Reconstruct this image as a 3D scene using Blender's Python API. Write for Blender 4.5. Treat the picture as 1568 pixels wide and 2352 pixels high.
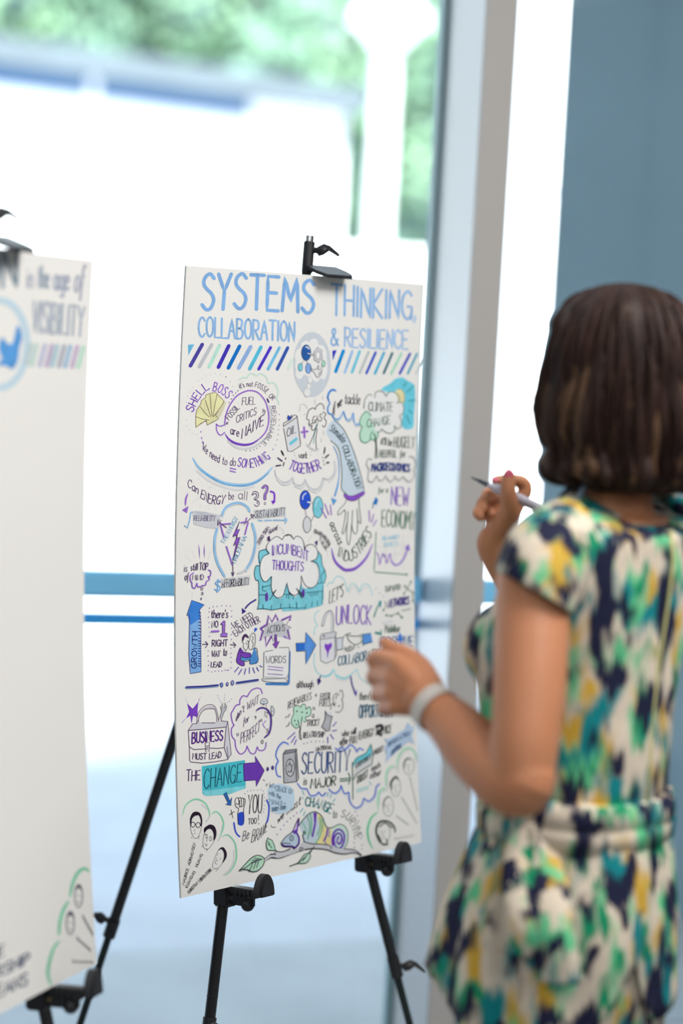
import bpy, bmesh, math, random
import numpy as np
from mathutils import Vector, Matrix, noise
from mathutils.geometry import tessellate_polygon

for o in list(bpy.data.objects):
    bpy.data.objects.remove(o)
C = bpy.context.scene.collection
SC = bpy.context.scene
rnd = random.Random(7)

# ------------------------------------------------------------------ camera
FPX = 85.0 / 36.0 * 2352.0
EYE = Vector((0.0, 0.0, 1.58))
PIT, ROL = math.radians(4.44), 0.054
_F = Vector((0, math.cos(PIT), -math.sin(PIT)))
_U0 = Vector((0, math.sin(PIT), math.cos(PIT)))
_R0 = Vector((1, 0, 0))
CR = math.cos(ROL) * _R0 + math.sin(ROL) * _U0
CU = -math.sin(ROL) * _R0 + math.cos(ROL) * _U0
cam_data = bpy.data.cameras.new('camera')
cam = bpy.data.objects.new('camera', cam_data)
C.objects.link(cam)
m = Matrix((CR, CU, -_F)).transposed().to_4x4()
m.translation = EYE
cam.matrix_world = m
cam_data.sensor_fit = 'VERTICAL'
cam_data.sensor_height = 36.0
cam_data.sensor_width = 24.0
cam_data.lens = 85.0
cam_data.clip_end = 300
cam_data.dof.use_dof = True
cam_data.dof.focus_distance = 3.86
cam_data.dof.aperture_fstop = 1.6
SC.camera = cam

# ------------------------------------------------------------------ light and exposure
SC.view_settings.view_transform = 'Standard'
SC.view_settings.look = 'None'
SC.view_settings.exposure = 0.0
SC.view_settings.gamma = 1.0
SC.view_settings.use_curve_mapping = False
world = bpy.data.worlds.new('sky')
SC.world = world
world.use_nodes = True
wn = world.node_tree
bg = wn.nodes['Background']
tc = wn.nodes.new('ShaderNodeTexCoord')
sep = wn.nodes.new('ShaderNodeSeparateXYZ')
ramp = wn.nodes.new('ShaderNodeValToRGB')
wn.links.new(tc.outputs['Generated'], sep.inputs[0])
wn.links.new(sep.outputs['Z'], ramp.inputs[0])
wn.links.new(ramp.outputs[0], bg.inputs[0])
ramp.color_ramp.elements[0].color = (0.95, 0.98, 1.0, 1)
ramp.color_ramp.elements[1].color = (0.55, 0.74, 1.0, 1)
bg.inputs[1].default_value = 2.3
sun_d = bpy.data.lights.new('sun', 'SUN')
sun_d.energy = 26.0
sun_d.angle = 0.28
sun_d.color = (1.0, 0.97, 0.92)
sun = bpy.data.objects.new('sun', sun_d)
C.objects.link(sun)
# the sun stands behind the building, over the camera's shoulder
sun.rotation_euler = Vector((-0.22, 0.55, -0.80)).to_track_quat('-Z', 'Y').to_euler()
def area(name, loc, size_x, size_y, power, color):
    d = bpy.data.lights.new(name, 'AREA')
    d.shape = 'RECTANGLE'; d.size = size_x; d.size_y = size_y
    d.energy = power; d.color = color
    o = bpy.data.objects.new(name, d); C.objects.link(o)
    o.location = loc
    return o
FILL_SPOTS = [(1.25, 2.7, 80.0), (1.25, 0.4, 22.0), (-1.2, 0.4, 16.0), (1.25, -1.9, 16.0), (-1.2, -1.9, 16.0)]
CEIL = 3.3

# ------------------------------------------------------------------ helpers
def P(px, py, d):
    """point seen at photo pixel (px, py) at distance d along the view axis"""
    return EYE + d * (_F + CR * ((px - 784.0) / FPX) + CU * (-(py - 1176.0) / FPX))
def Gz(px, py, z=0.0):
    v = P(px, py, 1.0) - EYE
    return EYE + v * ((z - EYE.z) / v.z)
def proj(p):
    q = p - EYE
    d = q.dot(_F)
    return 784 + FPX * q.dot(CR) / d, 1176 - FPX * q.dot(CU) / d, d
def lin(c):
    return c / 12.92 if c <= 0.04045 else ((c + 0.055) / 1.055) ** 2.4
def hx(s):
    return tuple(lin(int(s[i:i + 2], 16) / 255.0) for i in (0, 2, 4))

def mat(name, col, rough=0.6, metal=0.0, var=0.0, scale=20.0, spec=0.5, bump=0.0, bscale=200.0):
    mt = bpy.data.materials.new(name)
    mt.use_nodes = True
    nt = mt.node_tree
    b = nt.nodes['Principled BSDF']
    b.inputs['Roughness'].default_value = rough
    b.inputs['Metallic'].default_value = metal
    b.inputs['Specular IOR Level'].default_value = spec
    b.inputs['Base Color'].default_value = (*col, 1)
    if var or bump:
        co = nt.nodes.new('ShaderNodeTexCoord')
    if var:
        nz = nt.nodes.new('ShaderNodeTexNoise')
        nz.inputs['Scale'].default_value = scale
        nz.inputs['Detail'].default_value = 5
        nt.links.new(co.outputs['Object'], nz.inputs['Vector'])
        rp = nt.nodes.new('ShaderNodeValToRGB')
        rp.color_ramp.elements[0].position = 0.3
        rp.color_ramp.elements[1].position = 0.7
        rp.color_ramp.elements[0].color = (*[max(0, c * (1 - var)) for c in col], 1)
        rp.color_ramp.elements[1].color = (*[min(1, c * (1 + var)) for c in col], 1)
        nt.links.new(nz.outputs['Fac'], rp.inputs[0])
        nt.links.new(rp.outputs[0], b.inputs['Base Color'])
    if bump:
        n2 = nt.nodes.new('ShaderNodeTexNoise')
        n2.inputs['Scale'].default_value = bscale
        nt.links.new(co.outputs['Object'], n2.inputs['Vector'])
        bp = nt.nodes.new('ShaderNodeBump')
        bp.inputs['Strength'].default_value = bump
        bp.inputs['Distance'].default_value = 0.002
        nt.links.new(n2.outputs['Fac'], bp.inputs['Height'])
        nt.links.new(bp.outputs[0], b.inputs['Normal'])
    return mt

def glass_mat(name, tint=(0.95, 0.985, 0.98)):
    mt = bpy.data.materials.new(name)
    mt.use_nodes = True
    nt = mt.node_tree
    nt.nodes.clear()
    out = nt.nodes.new('ShaderNodeOutputMaterial')
    tr = nt.nodes.new('ShaderNodeBsdfTransparent')
    tr.inputs[0].default_value = (*tint, 1)
    gl = nt.nodes.new('ShaderNodeBsdfGlossy')
    gl.inputs['Roughness'].default_value = 0.0
    fr = nt.nodes.new('ShaderNodeFresnel')
    fr.inputs[0].default_value = 1.35
    mx = nt.nodes.new('ShaderNodeMixShader')
    nt.links.new(fr.outputs[0], mx.inputs[0])
    nt.links.new(tr.outputs[0], mx.inputs[1])
    nt.links.new(gl.outputs[0], mx.inputs[2])
    nt.links.new(mx.outputs[0], out.inputs[0])
    return mt

class MB:
    """collects shapes into one mesh, several material slots allowed"""
    def __init__(s):
        s.v, s.f, s.mi, s.mats = [], [], [], []
    def slot(s, m_):
        if m_ is None: return 0
        if m_ not in s.mats: s.mats.append(m_)
        return s.mats.index(m_)
    def add(s, vs, fs, m_=None):
        k = len(s.v); i = s.slot(m_)
        s.v += [tuple(v) for v in vs]
        s.f += [tuple(a + k for a in f) for f in fs]
        s.mi += [i] * len(fs)
    def box(s, c, h, ax=None, m_=None):
        ax = ax or (Vector((1, 0, 0)), Vector((0, 1, 0)), Vector((0, 0, 1)))
        c = Vector(c)
        vs = [c + ax[0] * (h[0] * i) + ax[1] * (h[1] * j) + ax[2] * (h[2] * k) for i in (-1, 1) for j in (-1, 1) for k in (-1, 1)]
        s.add(vs, [(0, 1, 3, 2), (4, 6, 7, 5), (0, 4, 5, 1), (2, 3, 7, 6), (0, 2, 6, 4), (1, 5, 7, 3)], m_)
    def bbox(s, c, h, ax=None, r=0.003, m_=None):
        """box with bevelled edges"""
        ax = ax or (Vector((1, 0, 0)), Vector((0, 1, 0)), Vector((0, 0, 1)))
        bm = bmesh.new()
        bmesh.ops.create_cube(bm, size=2.0)
        for v in bm.verts:
            v.co = Vector((v.co.x * h[0], v.co.y * h[1], v.co.z * h[2]))
        bmesh.ops.bevel(bm, geom=bm.edges[:], offset=r, segments=2, affect='EDGES')
        bm.verts.index_update()
        c = Vector(c)
        vs = [c + ax[0] * v.co.x + ax[1] * v.co.y + ax[2] * v.co.z for v in bm.verts]
        s.add(vs, [tuple(v.index for v in f.verts) for f in bm.faces], m_)
        bm.free()
    def rings(s, rings, cap0=True, cap1=True, closed=True, m_=None):
        n = len(rings[0]); vs = [p for r in rings for p in r]; fs = []
        for i in range(len(rings) - 1):
            for j in range(n if closed else n - 1):
                a, b = i * n + j, i * n + (j + 1) % n
                fs.append((a, b, b + n, a + n))
        if cap0: fs.append(tuple(reversed(range(n))))
        if cap1: fs.append(tuple(range((len(rings) - 1) * n, len(rings) * n)))
        s.add(vs, fs, m_)
    def tube(s, pts, rad, seg=12, cap=True, m_=None, flat=1.0, up=None, dome=False):
        pts = [Vector(p) for p in pts]
        if not hasattr(rad, '__len__'): rad = [rad] * len(pts)
        rad = list(rad)
        if dome:
            a = (pts[0] - pts[1]).normalized(); b = (pts[-1] - pts[-2]).normalized()
            r0, r1 = rad[0], rad[-1]
            pts = [pts[0] + a * r0 * .95, pts[0] + a * r0 * .7] + pts + [pts[-1] + b * r1 * .7, pts[-1] + b * r1 * .95]
            rad = [r0 * .3, r0 * .72] + rad + [r1 * .72, r1 * .3]
        rings = []
        t0 = (pts[1] - pts[0]).normalized()
        u = Vector(up) if up else (Vector((0, 0, 1)) if abs(t0.z) < 0.9 else Vector((1, 0, 0)))
        u = (u - t0 * u.dot(t0)).normalized()
        for i, p in enumerate(pts):
            if i == 0: t = t0
            elif i == len(pts) - 1: t = (pts[i] - pts[i - 1]).normalized()
            else: t = ((pts[i] - pts[i - 1]).normalized() + (pts[i + 1] - pts[i]).normalized()).normalized()
            u = (u - t * u.dot(t)).normalized()
            w = t.cross(u)
            rings.append([p + (u * math.cos(2 * math.pi * k / seg) + w * (flat * math.sin(2 * math.pi * k / seg))) * rad[i] for k in range(seg)])
        s.rings(rings, cap, cap, True, m_)
    def ell(s, c, r, ax=None, nu=20, nv=12, m_=None):
        ax = ax or (Vector((1, 0, 0)), Vector((0, 1, 0)), Vector((0, 0, 1)))
        c = Vector(c); rings = []
        for i in range(1, nv):
            a = math.pi * i / nv
            rings.append([c + ax[0] * (r[0] * math.sin(a) * math.cos(2 * math.pi * k / nu)) + ax[1] * (r[1] * math.sin(a) * math.sin(2 * math.pi * k / nu)) - ax[2] * (r[2] * math.cos(a)) for k in range(nu)])
        s.rings(rings, True, True, True, m_)
    def prism(s, poly, d, m_=None):
        """closed outline (3-D points) pushed along d"""
        n = len(poly); d = Vector(d)
        vs = [Vector(p) for p in poly] + [Vector(p) + d for p in poly]
        fs = [(i, (i + 1) % n, (i + 1) % n + n, i + n) for i in range(n)] + [tuple(reversed(range(n))), tuple(range(n, 2 * n))]
        s.add(vs, fs, m_)
    def build(s, name, m_=None, parent=None, smooth=False, normals=True):
        me = bpy.data.meshes.new(name)
        off = Vector((0, 0, 0))
        p = parent
        while p is not None:
            off += p.location; p = p.parent
        me.from_pydata([tuple(Vector(v) - off) for v in s.v], [], s.f)
        mats = s.mats or ([m_] if m_ else [])
        for q in mats: me.materials.append(q)
        if len(mats) > 1: me.polygons.foreach_set('material_index', s.mi)
        if smooth: me.polygons.foreach_set('use_smooth', [True] * len(me.polygons))
        if normals:
            bm = bmesh.new(); bm.from_mesh(me)
            bmesh.ops.recalc_face_normals(bm, faces=bm.faces[:])
            bm.to_mesh(me); bm.free()
        if smooth == 'auto':
            me.set_sharp_from_angle(angle=math.radians(40))
        me.update()
        o = bpy.data.objects.new(name, me)
        C.objects.link(o)
        if parent is not None: o.parent = parent
        return o

def tag(o, label=None, cat=None, group=None, kind=None):
    if label: o['label'] = label
    if cat: o['category'] = cat
    if group: o['group'] = group
    if kind: o['kind'] = kind
    return o
def thing(name, loc, label, cat, group=None):
    o = bpy.data.objects.new(name, None); C.objects.link(o)
    o.location = loc; o.empty_display_size = 0.1
    return tag(o, label, cat, group)
def remesh(o, voxel, smooth_it=4, mats=None):
    """merge overlapping closed shapes into one continuous skin"""
    md = o.modifiers.new('remesh', 'REMESH'); md.mode = 'VOXEL'; md.voxel_size = voxel; md.use_smooth_shade = True
    if smooth_it:
        sm = o.modifiers.new('smooth', 'SMOOTH'); sm.factor = 0.5; sm.iterations = smooth_it
    dg = bpy.context.evaluated_depsgraph_get()
    me = bpy.data.meshes.new_from_object(o.evaluated_get(dg))
    o.modifiers.clear()
    old = o.data; keep = list(old.materials)
    o.data = me
    me.name = old.name
    bpy.data.meshes.remove(old)
    me.materials.clear()
    for q in keep: me.materials.append(q)
    me.polygons.foreach_set('use_smooth', [True] * len(me.polygons))
    return o
def smoothpts(pts, n=8, closed=False):
    """Catmull-Rom through points (tuples of any size)"""
    p = [np.array(q, float) for q in pts]
    if len(p) < 3: return p
    out = []
    m_ = len(p)
    rng = range(m_) if closed else range(m_ - 1)
    for i in rng:
        if closed: a, b, c, d = p[i - 1], p[i], p[(i + 1) % m_], p[(i + 2) % m_]
        else:
            b, c = p[i], p[i + 1]
            a = p[i - 1] if i else b * 2 - c
            d = p[i + 2] if i + 2 < m_ else c * 2 - b
        for k in range(n):
            t = k / n
            out.append(0.5 * (2 * b + (c - a) * t + (2 * a - 5 * b + 4 * c - d) * t * t + (3 * b - a - 3 * c + d) * t ** 3))
    if not closed: out.append(p[-1])
    return out

# ------------------------------------------------------------------ setting
dA = 4.78
def ground_at(px, d):
    """ground point in the image column px at distance d"""
    hi_, lo_ = 900.0, 6000.0
    for _ in range(60):
        mid = (hi_ + lo_) / 2
        if P(px, mid, d).z > 0: hi_ = mid
        else: lo_ = mid
    return P(px, hi_, d)
WA = ground_at(300, dA)                              # foot of the window wall, left
WB = ground_at(1130, dA * 1.045)                     # and near the mullion
WX = Vector((WB.x - WA.x, WB.y - WA.y, 0)).normalized()   # along the wall, to the right
WN = Vector((-WX.y, WX.x, 0))                            # outward
WZ = Vector((0, 0, 1))
W0 = Vector((WA.x, WA.y, 0))
def wp(s, n, z): return W0 + WX * s + WN * n + WZ * z
def wall_s(px, py, n=0.0):
    """distance along the window wall of the point seen at a pixel, n outward"""
    v = P(px, py, 1) - EYE
    q = W0 + WN * n - EYE
    t = q.dot(WN) / v.dot(WN)
    h = EYE + v * t
    return (h - W0).dot(WX), h.z

M_floor = mat('pale grey floor', (0.25, 0.27, 0.285), 0.45, var=0.06, scale=6)
M_pave = mat('light paving', (0.48, 0.505, 0.56), 0.8, var=0.08, scale=2)
M_ceil = mat('white ceiling', (0.8, 0.8, 0.78), 0.9)
M_alu = mat('satin aluminium', (0.70, 0.73, 0.78), 0.35, 0.0, spec=0.6)
M_sill = mat('grey sill', (0.62, 0.66, 0.70), 0.4)
M_mull = mat('shade grey mullion front', (0.47, 0.45, 0.43), 0.55)  # shaded face of the fin, its shade put into the grey
M_mside = mat('daylight white mullion side', (0.82, 0.86, 0.9), 0.3)  # daylit faces of the same fin, daylight put into the white
M_seal = mat('grey rubber seal', (0.18, 0.30, 0.33), 0.5)
M_blue = mat('haze blue rail', (0.24, 0.66, 1.0), 0.4)  # blue cast of the backlight haze put into the rail colour
M_blued = mat('deep haze blue rail', (0.03, 0.42, 1.0), 0.4)  # lower bar, same haze cast in its colour
M_panel = mat('blue grey panel', (0.30, 0.42, 0.51), 0.35, var=0.10, scale=1.3)
M_glass = glass_mat('clear glass')

def struct(o): return tag(o, kind='structure')
MULL_F = 0.235
GN = MULL_F + 0.02                                   # glass line
b = MB()                                             # indoor floor: up to the glass line
lo, hi = -7.0, 5.0
b.prism([wp(lo, MULL_F, 0), wp(hi, MULL_F, 0), Vector((5.5, -6, 0)), Vector((-5.5, -6, 0))], (0, 0, -0.2))
struct(b.build('floor', M_floor))
e0, e1 = Gz(300, 2183, -.03), Gz(870, 2155, -.03); ed = (e1 - e0).normalized()
M_apron = mat('grey paving slabs', (0.40, 0.43, 0.46), 0.8, var=0.08, scale=3)
ea, eb = e0 - ed * 9, e0 + ed * 9
b = MB(); b.prism([ea, eb, wp(60, 70, -0.03), wp(-60, 70, -0.03)], (0, 0, -0.2))
struct(b.build('ground', M_pave))
b = MB(); b.prism([wp(-9, MULL_F + .06, -.03), wp(9, MULL_F + .06, -.03), eb, ea], (0, 0, -0.2))
struct(b.build('pavement', M_apron))
b = MB(); b.prism([wp(lo, 1.55, CEIL), wp(.9, 1.55, CEIL), wp(1.6, 3.2, CEIL), wp(hi, 3.2, CEIL), Vector((5.5, -6, CEIL)), Vector((-5.5, -6, CEIL))], (0, 0, 0.5))
struct(b.build('ceiling', M_ceil))
M_room = mat('beige room wall', (0.17, 0.165, 0.155), 0.85)
b = MB(); b.prism([Vector((-5.5, -6, -.01)), Vector((5.5, -6, -.01)), Vector((5.5, -6.2, -.01)), Vector((-5.5, -6.2, -.01))], (0, 0, CEIL + .02)); struct(b.build('wall_back', M_room))
for nm, a_, c_ in (('wall_left', Vector((-5.5, -6, -.01)), wp(lo, MULL_F, -.01)), ('wall_east', wp(hi, MULL_F, -.01), Vector((5.5, -6, -.01)))):
    d_ = (c_ - a_).normalized(); o_ = Vector((-d_.y, d_.x, 0)) * .2
    b = MB(); b.prism([a_, c_, c_ + o_, a_ + o_], (0, 0, CEIL + .02)); struct(b.build(nm, M_room))
# mullion: deep fin, daylight painted into the white sides, shade into the grey front
sL, _ = wall_s(1082, 660)
sR, _ = wall_s(1152, 660)
b = MB()
for (s0, s1, n0, n1, mm) in ((sL, sR, 0.0, 0.012, M_mull), (sL, sR, 0.012, MULL_F + 0.06, M_mside)):
    vs = [wp(s0, n0, -.01), wp(s1, n0, -.01), wp(s1, n1, -.01), wp(s0, n1, -.01)]
    b.prism(vs, (0, 0, CEIL + .01), mm)
struct(b.build('trim_1'))
b = MB()                                             # glass bead beside the mullion
b.prism([wp(sL - 0.009, GN - 0.02, 0), wp(sL + .001, GN - 0.02, 0), wp(sL + .001, GN + 0.02, 0), wp(sL - 0.009, GN + 0.02, 0)], (0, 0, CEIL), M_seal)
struct(b.build('trim_2'))
# blue grey wall block standing outside at the right
pf = Gz(1500, 2087); pf.z = 0
_v = P(1268, 620, 1) - EYE
_q = EYE + _v * ((pf - EYE).dot(WN) / _v.dot(WN))
pL = Vector((_q.x, _q.y, 0)); PLN = 3.2
b = MB()
b.prism([pL + WZ * -.03, pL + WX * PLN + WZ * -.03, pL + WX * PLN + WN * .25 + WZ * -.03, pL + WN * .25 + WX * .13 + WZ * -.03], (0, 0, CEIL + .02), M_panel)
for ds in (0.26, 0.62, 1.1):                         # fine upright joints
    b.prism([pL + WX * ds + WN * -.003, pL + WX * (ds + .006) + WN * -.003, pL + WX * (ds + .006) + WN * .001, pL + WX * ds + WN * .001], (0, 0, CEIL - .06), M_panel)
struct(b.build('wall_right'))
def bay(name, s0, s1):
    w = MB()
    cz = (WX, WN, WZ)
    w.bbox(wp((s0 + s1) / 2, GN, 0.02), ((s1 - s0) / 2, 0.04, 0.02), cz, 0.004)
    w.bbox(wp((s0 + s1) / 2, GN, CEIL - 0.04), ((s1 - s0) / 2, 0.04, 0.04), cz, 0.004)
    o = struct(w.build(name, M_sill))
    g = MB(); g.box(wp((s0 + s1) / 2, GN, CEIL / 2), ((s1 - s0) / 2, 0.004, CEIL / 2 - 0.075), cz)
    g.build('glass_pane', M_glass, o)
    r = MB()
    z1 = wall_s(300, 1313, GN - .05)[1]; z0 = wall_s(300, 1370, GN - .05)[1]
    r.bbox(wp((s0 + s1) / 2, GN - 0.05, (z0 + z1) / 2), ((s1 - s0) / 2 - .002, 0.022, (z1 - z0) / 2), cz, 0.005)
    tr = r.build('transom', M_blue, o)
    r = MB()
    z1 = wall_s(300, 1410, GN - .05)[1]; z0 = wall_s(300, 1434, GN - .05)[1]
    r.bbox(wp((s0 + s1) / 2, GN - 0.05, (z0 + z1) / 2), ((s1 - s0) / 2 - .002, 0.012, (z1 - z0) / 2), cz, 0.002)
    r.build('lower_bar', M_blued, o)
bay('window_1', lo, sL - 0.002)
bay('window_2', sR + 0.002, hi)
# unseen ceiling panels added to light the boards (behind and above the camera)
M_fill = bpy.data.materials.new('fill diffuser'); M_fill.use_nodes = True
_e = M_fill.node_tree.nodes['Principled BSDF']
_e.inputs['Emission Color'].default_value = (1, 0.95, 0.88, 1); _e.inputs['Emission Strength'].default_value = 1.5
M_white = mat('white enamel', (0.8, 0.8, 0.8), 0.4)
for k, (x, y, watts) in enumerate(FILL_SPOTS):
    t = thing('fill_panel', (x, y, CEIL), 'square recessed ceiling light in a white frame above the easels', 'ceiling light', 'ceiling lights')
    f = MB()
    for dx, dy, hx_, hy_ in ((-.62, 0, .02, .64), (.62, 0, .02, .64), (0, -.62, .60, .02), (0, .62, .60, .02)):
        f.box((x + dx, y + dy, CEIL - 0.02), (hx_, hy_, 0.02))
    f.build('frame', M_white, t)
    f = MB(); f.box((x, y, CEIL - 0.008), (.60, .60, .006)); f.build('diffuser', M_fill, t)
    a = area('fill_light', (0, 0, -0.03), 1.15, 1.15, watts, (1.0, 0.965, 0.93))
    a.parent = t

# ------------------------------------------------------------------ outdoors
M_bwall = mat('white render', (0.86, 0.87, 0.88), 0.9)
M_fascia = mat('pale blue fascia', (0.085, 0.108, 0.13), 0.7, var=0.1, scale=1)
M_soffit = mat('blue soffit', (0.04, 0.12, 0.26), 0.6)
M_bark = mat('bark', (0.12, 0.09, 0.06), 0.9, var=0.3, scale=8)
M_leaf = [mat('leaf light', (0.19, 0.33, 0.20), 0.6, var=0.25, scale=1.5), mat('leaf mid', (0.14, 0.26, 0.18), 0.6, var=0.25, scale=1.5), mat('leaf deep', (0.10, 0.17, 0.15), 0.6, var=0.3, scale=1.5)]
# long low building, seen end-on from its right corner
c1 = P(777, 560, 30.0); c0 = P(-330, 560, 25.2)
bx = Vector((c1.x - c0.x, c1.y - c0.y, 0)); blen = bx.length; bx.normalize(); bn = Vector((-bx.y, bx.x, 0))
q1 = Vector((c1.x, c1.y, 0))
top_z = P(774, 208, 30).z; wall_z = top_z - .29; cl_z = top_z - .50
root = thing('building', q1, 'low white building with a pale blue flat roof edge beyond the window', 'building')
b = MB(); b.prism([q1 + WZ * -.02, q1 - bx * blen + WZ * -.02, q1 - bx * blen + bn * 7 + WZ * -.02, q1 + bn * 7 + WZ * -.02], (0, 0, wall_z + .02))
b.build('wall', M_bwall, root)
b = MB(); o1 = 0.05
b.prism([q1 + bx * o1 - bn * .35 + WZ * (top_z - .29), q1 - bx * blen - bn * .35 + WZ * (top_z - .29), q1 - bx * blen + bn * 7.3 + WZ * (top_z - .29), q1 + bx * o1 + bn * 7.3 + WZ * (top_z - .29)], (0, 0, .29))
b.build('roof', M_fascia, root)
b = MB()
b.prism([q1 - bx * 1.6 - bn * .04 + WZ * cl_z, q1 - bx * (blen - .1) - bn * .04 + WZ * cl_z, q1 - bx * (blen - .1) + bn * .1 + WZ * cl_z, q1 - bx * 1.6 + bn * .1 + WZ * cl_z], (0, 0, wall_z - cl_z - .004))
b.build('clerestory', M_soffit, root)
for k in range(2):
    s_ = 4.0 + k * 1.9
    f = MB(); f.box(q1 - bx * s_ - bn * .06 + WZ * ((wall_z + cl_z) / 2), (0.04, 0.05, (wall_z - cl_z) / 2 - .004), (bx, bn, WZ))
    f.build('post', M_bwall, root)
# low white garden wall on the right
g0 = P(755, 800, 33); g1 = P(1500, 800, 34)
gx = Vector((g1.x - g0.x, g1.y - g0.y, 0)); gl = gx.length; gx.normalize(); gn = Vector((-gx.y, gx.x, 0))
gz = P(900, 585, 33).z
w0 = Vector((g0.x, g0.y, 0))
b = MB(); b.prism([w0 + WZ * -.02, w0 + gx * gl + WZ * -.02, w0 + gx * gl + gn * .3 + WZ * -.02, w0 + gn * .3 + WZ * -.02], (0, 0, gz))
b.bbox(w0 + gx * gl / 2 + gn * .15 + WZ * (gz + .02), (gl / 2 + .05, .22, .05), (gx, gn, WZ), 0.01)
tag(b.build('garden_wall', M_bwall), 'low white garden wall behind the street lamp', 'wall')
# street lamp
base = P(868, 500, 15.0); bz = Vector((base.x, base.y, 0))
topz = P(880, 100, 15.0).z
sl = thing('street_lamp', bz, 'white street lamp with a mushroom shaped head outside the window', 'street lamp')
M_wpost = mat('white lamp paint', (0.8, 0.8, 0.8), 0.5)
b = MB(); b.tube([bz + WZ * -.02, bz + WZ * topz], [0.085, 0.075], 20)
b.build('post', M_wpost, sl, 'auto')
b = MB(); b.tube([bz + WZ * -.02, bz + WZ * .25, bz + WZ * .3], [0.15, 0.14, 0.10], 20)
b.build('base', M_wpost, sl, 'auto')
b = MB()
prof = [(0.085, -.06), (0.13, 0.0), (0.19, .07), (0.245, .11), (0.245, .14), (0.22, .20), (0.16, .27), (0.08, .31), (0.02, .32)]
b.rings([[bz + WZ * (topz + z) + Vector((r * math.cos(k * math.pi / 16), r * math.sin(k * math.pi / 16), 0)) for k in range(32)] for r, z in prof])
b.build('lamp_head', M_wpost, sl, 'auto')

# tall white block added further right so the window gap stays bright white
k0 = P(1190, 700, 22); kx = WX
b = MB(); k0 = Vector((k0.x, k0.y, -.03))
b.prism([k0, k0 + kx * 3.2, k0 + kx * 3.2 + WN * .8, k0 + WN * .8], (0, 0, 6.5))
for z_ in (3.0, 6.4):
    b.bbox(k0 + kx * 1.6 + WN * .4 + WZ * z_, (1.65, .45, .08), (kx, WN, WZ), .02)
tag(b.build('white_block', M_bwall), 'tall white block outside between the mullion and the grey panel', 'building')

# trees: crown of separate leaves round dark inner masses
def crown_mesh(seed, mats_w):
    r = random.Random(seed); mb = MB()
    clumps = []
    for k in range(26):
        a = r.uniform(0, 6.28); e = r.uniform(-0.9, 1.0); R = r.uniform(.35, 1.0)
        clumps.append((Vector((math.cos(a) * 1.4 * R * math.sqrt(1 - e * e * .8), math.sin(a) * 1.4 * R * math.sqrt(1 - e * e * .8), e * 3.0)), r.uniform(.7, 1.15), r.choices((0, 1, 2), mats_w)[0]))
    for c, rad, mi in clumps:
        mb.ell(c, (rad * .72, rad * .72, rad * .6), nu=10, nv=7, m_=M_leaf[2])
        for j in range(230):
            d = Vector((r.gauss(0, 1), r.gauss(0, 1), r.gauss(0, 1))).normalized()
            p = c + d * rad * r.uniform(.72, 1.08)
            n = (d + Vector((r.gauss(0, .5), r.gauss(0, .5), r.gauss(0, .5) + .5))).normalized()
            u = n.orthogonal().normalized(); u = (Matrix.Rotation(r.uniform(0, 6.28), 3, n) @ u); w = n.cross(u)
            L = r.uniform(.12, .2)
            mb.add([p - u * L, p - w * L * .45 + n * .02, p + u * L, p + w * L * .45 + n * .02], [(0, 1, 2, 3)], M_leaf[mi])
    return mb
protos = []
TREES = [(-180, 39.5, 0), (450, 39.5, 1), (1010, 39.5, 2), (1610, 39.5, 1), (150, 45.5, 1), (740, 45.5, 2), (1310, 45.5, 0)]
TW = ['bright green tree in the front row at the far left above the roof', 'mid green tree above the middle of the roof', 'dark bluish green tree behind the lamp post', 'mid green tree right of the mullion', 'mid green tree in the back row at the left', 'dark bluish green tree in the back row left of the lamp post', 'bright green tree in the back row right of the lamp post', 'dark bluish green tree in the back row behind the wall panel']
for k, (px, dep, kind) in enumerate(TREES):
    g = P(px, 700, dep); loc = Vector((g.x, g.y, -.03))
    t = thing('tree', loc, TW[k], 'tree', 'trees beyond the building')
    hgt = 5.6 + rnd.uniform(-.5, .5)
    if k < 3:
        mb = crown_mesh(20 + k, [(4, 2, 1), (2, 4, 2), (1, 3, 4)][kind if k < 2 else 1])
        cr = mb.build('crown', None, t, True, False)
        protos.append(cr)
    else:
        cr = protos[k % 3].copy(); C.objects.link(cr); cr.parent = t
    cr.location = (0, 0, hgt); cr.rotation_euler = (0, 0, rnd.uniform(0, 6.28)); s_ = rnd.uniform(.94, 1.0); cr.scale = (s_, s_, s_ * 1.15)
    if k < 3: cr.data.transform(Matrix.Translation(loc))
    b = MB(); b.tube([loc, loc + Vector((.05, .03, 1.8)), loc + Vector((-.06, .1, 4.2))], [.22, .17, .09], 10)
    b.build('trunk', M_bark, t, True)

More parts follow.
